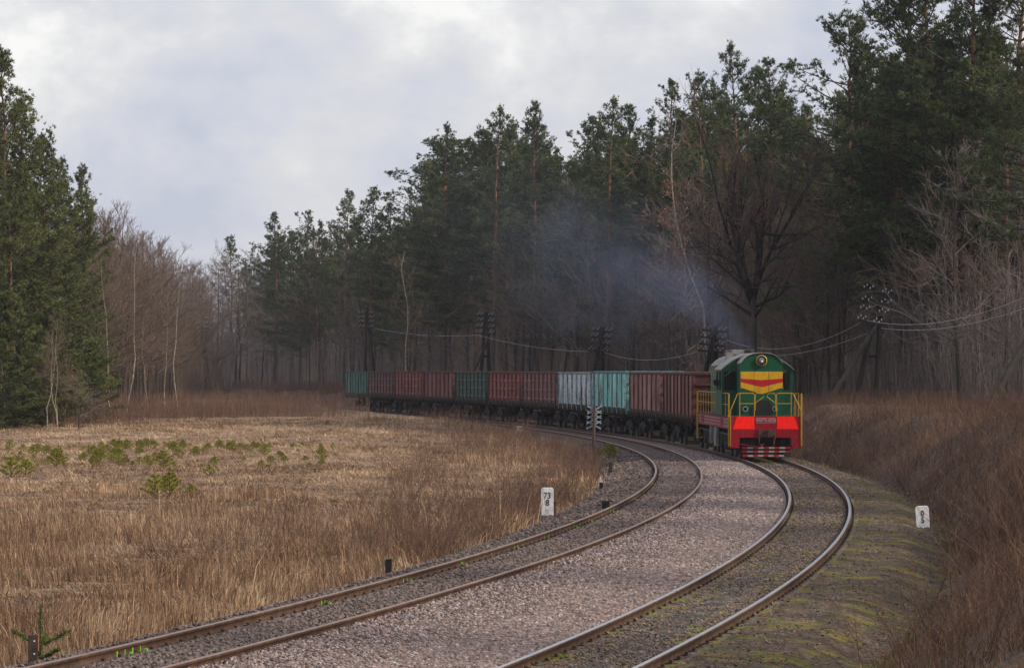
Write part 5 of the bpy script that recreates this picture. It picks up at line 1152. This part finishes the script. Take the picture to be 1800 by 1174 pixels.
def spruce():
    r_ = np.random.RandomState(5); segs = [(0, 0, -.1, 0, 0, .62, .010, .004)]; pos = []; dr = []
    for az, z, L_, up in ((.1, .20, .30, .5), (3.0, .19, .30, .55), (1.4, .22, .2, .4), (4.4, .20, .24, .4), (5.4, .05, .34, .35), (2.2, .1, .2, .2), (5.9, -.02, .25, .2)):
        c = np.array([0, 0, z]); e_ = c + np.array([math.cos(az) * L_, math.sin(az) * L_ * .8, L_ * up]); segs.append((*c, *e_, .006, .003))
        for q in np.linspace(.1, 1, 16): pos.append(c + (e_ - c) * q); d = (e_ - c) * 1.2 + np.array([0, 0, .08]); dr.append(d / np.linalg.norm(d))
    for q in np.linspace(.05, 1, 22): pos.append(np.array([0, 0, .62 * q])); dr.append(np.array([0, 0, 1.]))
    nv = needles(np.array(pos), np.array(dr), np.full(len(pos), .06), .0045, r_.uniform(.2, .8, len(pos)), per=16, spread=.7, rs_=r_)
    tv, tf = prisms(segs, 5)[:2]
    return big_mesh('trunk', tv, tf, M['bark']), big_mesh('crown', nv[0], nv[1], mat('spruce_needles', [(.05, .08, .025), (.11, .15, .04), (.17, .20, .06)], attr='tint'), nv[2]), .62
p = at(64, 1118, -.38); p = at(64, 1160, -.38); tree('young_spruce', 'small spruce with a bare leader behind the steel stub in the bottom left corner', 'young spruce', spruce(), p.x + .02, p.y + .25, .76, 0, z=float(ground_z(p.x, p.y + .25)) + .06)

# ------------------------------------------------------------------ exhaust smoke and the hazy air
def volume(name, col, dens_fn, aniso=.2):
    m = bpy.data.materials.new(name); m.use_nodes = True; t = m.node_tree; t.nodes.clear()
    o = N(t, 'ShaderNodeOutputMaterial'); v_ = N(t, 'ShaderNodeVolumePrincipled'); v_.inputs['Color'].default_value = (*col, 1); v_.inputs['Anisotropy'].default_value = aniso
    t.links.new(v_.outputs[0], o.inputs['Volume']); dens_fn(t, v_.inputs['Density']); return m
def mth(t, op, a, b=None):
    n = N(t, 'ShaderNodeMath', operation=op)
    for i, q in enumerate((a, b)):
        if q is None: continue
        if isinstance(q, (int, float)): n.inputs[i].default_value = q
        else: t.links.new(q, n.inputs[i])
    return n.outputs[0]
PL = 26.0                                   # plume: local x runs downwind (left and away), z up
def smoke_d(t, sock):
    c = N(t, 'ShaderNodeTexCoord'); s_ = N(t, 'ShaderNodeSeparateXYZ'); t.links.new(c.outputs['Object'], s_.inputs[0]); x_, y_, z_ = s_.outputs
    q = mth(t, 'MAXIMUM', mth(t, 'DIVIDE', x_, PL), 0.0)
    zc = mth(t, 'MULTIPLY', mth(t, 'POWER', q, .62), 6.6)
    rad = mth(t, 'ADD', mth(t, 'MULTIPLY', mth(t, 'POWER', q, .7), 4.9), .30)
    nz_ = N(t, 'ShaderNodeTexNoise'); nz_.inputs['Scale'].default_value = .42; nz_.inputs['Detail'].default_value = 4; t.links.new(c.outputs['Object'], nz_.inputs['Vector'])
    wob = mth(t, 'MULTIPLY', mth(t, 'SUBTRACT', nz_.outputs[0], .5), 3.4)
    d2 = mth(t, 'SQRT', mth(t, 'ADD', mth(t, 'POWER', y_, 2.0), mth(t, 'POWER', mth(t, 'SUBTRACT', z_, zc), 2.0)))
    e_ = mth(t, 'SUBTRACT', 1.0, mth(t, 'ADD', mth(t, 'DIVIDE', d2, rad), wob))
    e_ = N(t, 'ShaderNodeClamp').inputs[0].node if False else e_
    cl = N(t, 'ShaderNodeClamp'); t.links.new(e_, cl.inputs[0])
    fade = N(t, 'ShaderNodeMapRange', interpolation_type='SMOOTHSTEP'); t.links.new(q, fade.inputs[0]); fade.inputs[1].default_value = 1.0; fade.inputs[2].default_value = .35
    amt = mth(t, 'DIVIDE', .125, mth(t, 'ADD', rad, .75))
    t.links.new(mth(t, 'MULTIPLY', mth(t, 'MULTIPLY', cl.outputs[0], fade.outputs[0]), amt), sock)
ex = Matrix.Translation((xf, yf, 0)) @ Matrix.Rotation(-th_l, 4, 'Z') @ Vector((.15, 8.4, 4.3))
tip = px(985, 400, ex.y + 14)
b = MB(); 
b.tube([(-.5, 0, .2), (2, 0, 1.4), (6, 0, 2.7), (12, 0, 4.1), (19, 0, 5.4), (PL, 0, 6.6)], [.8, 2.2, 3.4, 4.5, 5.4, 5.8], 12)
smk = b.build('smoke_plume', volume('diesel_smoke', (.32, .43, .70), smoke_d)); smk.location = ex; smk.rotation_euler = (0, 0, math.atan2(tip.y - ex.y, tip.x - ex.x))
tag(smk, 'thin blue-grey exhaust smoke drifting left from the locomotive roof', 'smoke', kind='stuff')
b = MB(); b.box((-910, -510, -3.4), (910, 1410, 42))
hz = b.build('haze', volume('hazy_air', (.74, .82, 1.0), lambda t, s_: setattr(s_, 'default_value', .00011), .1)); tag(hz, kind='stuff')
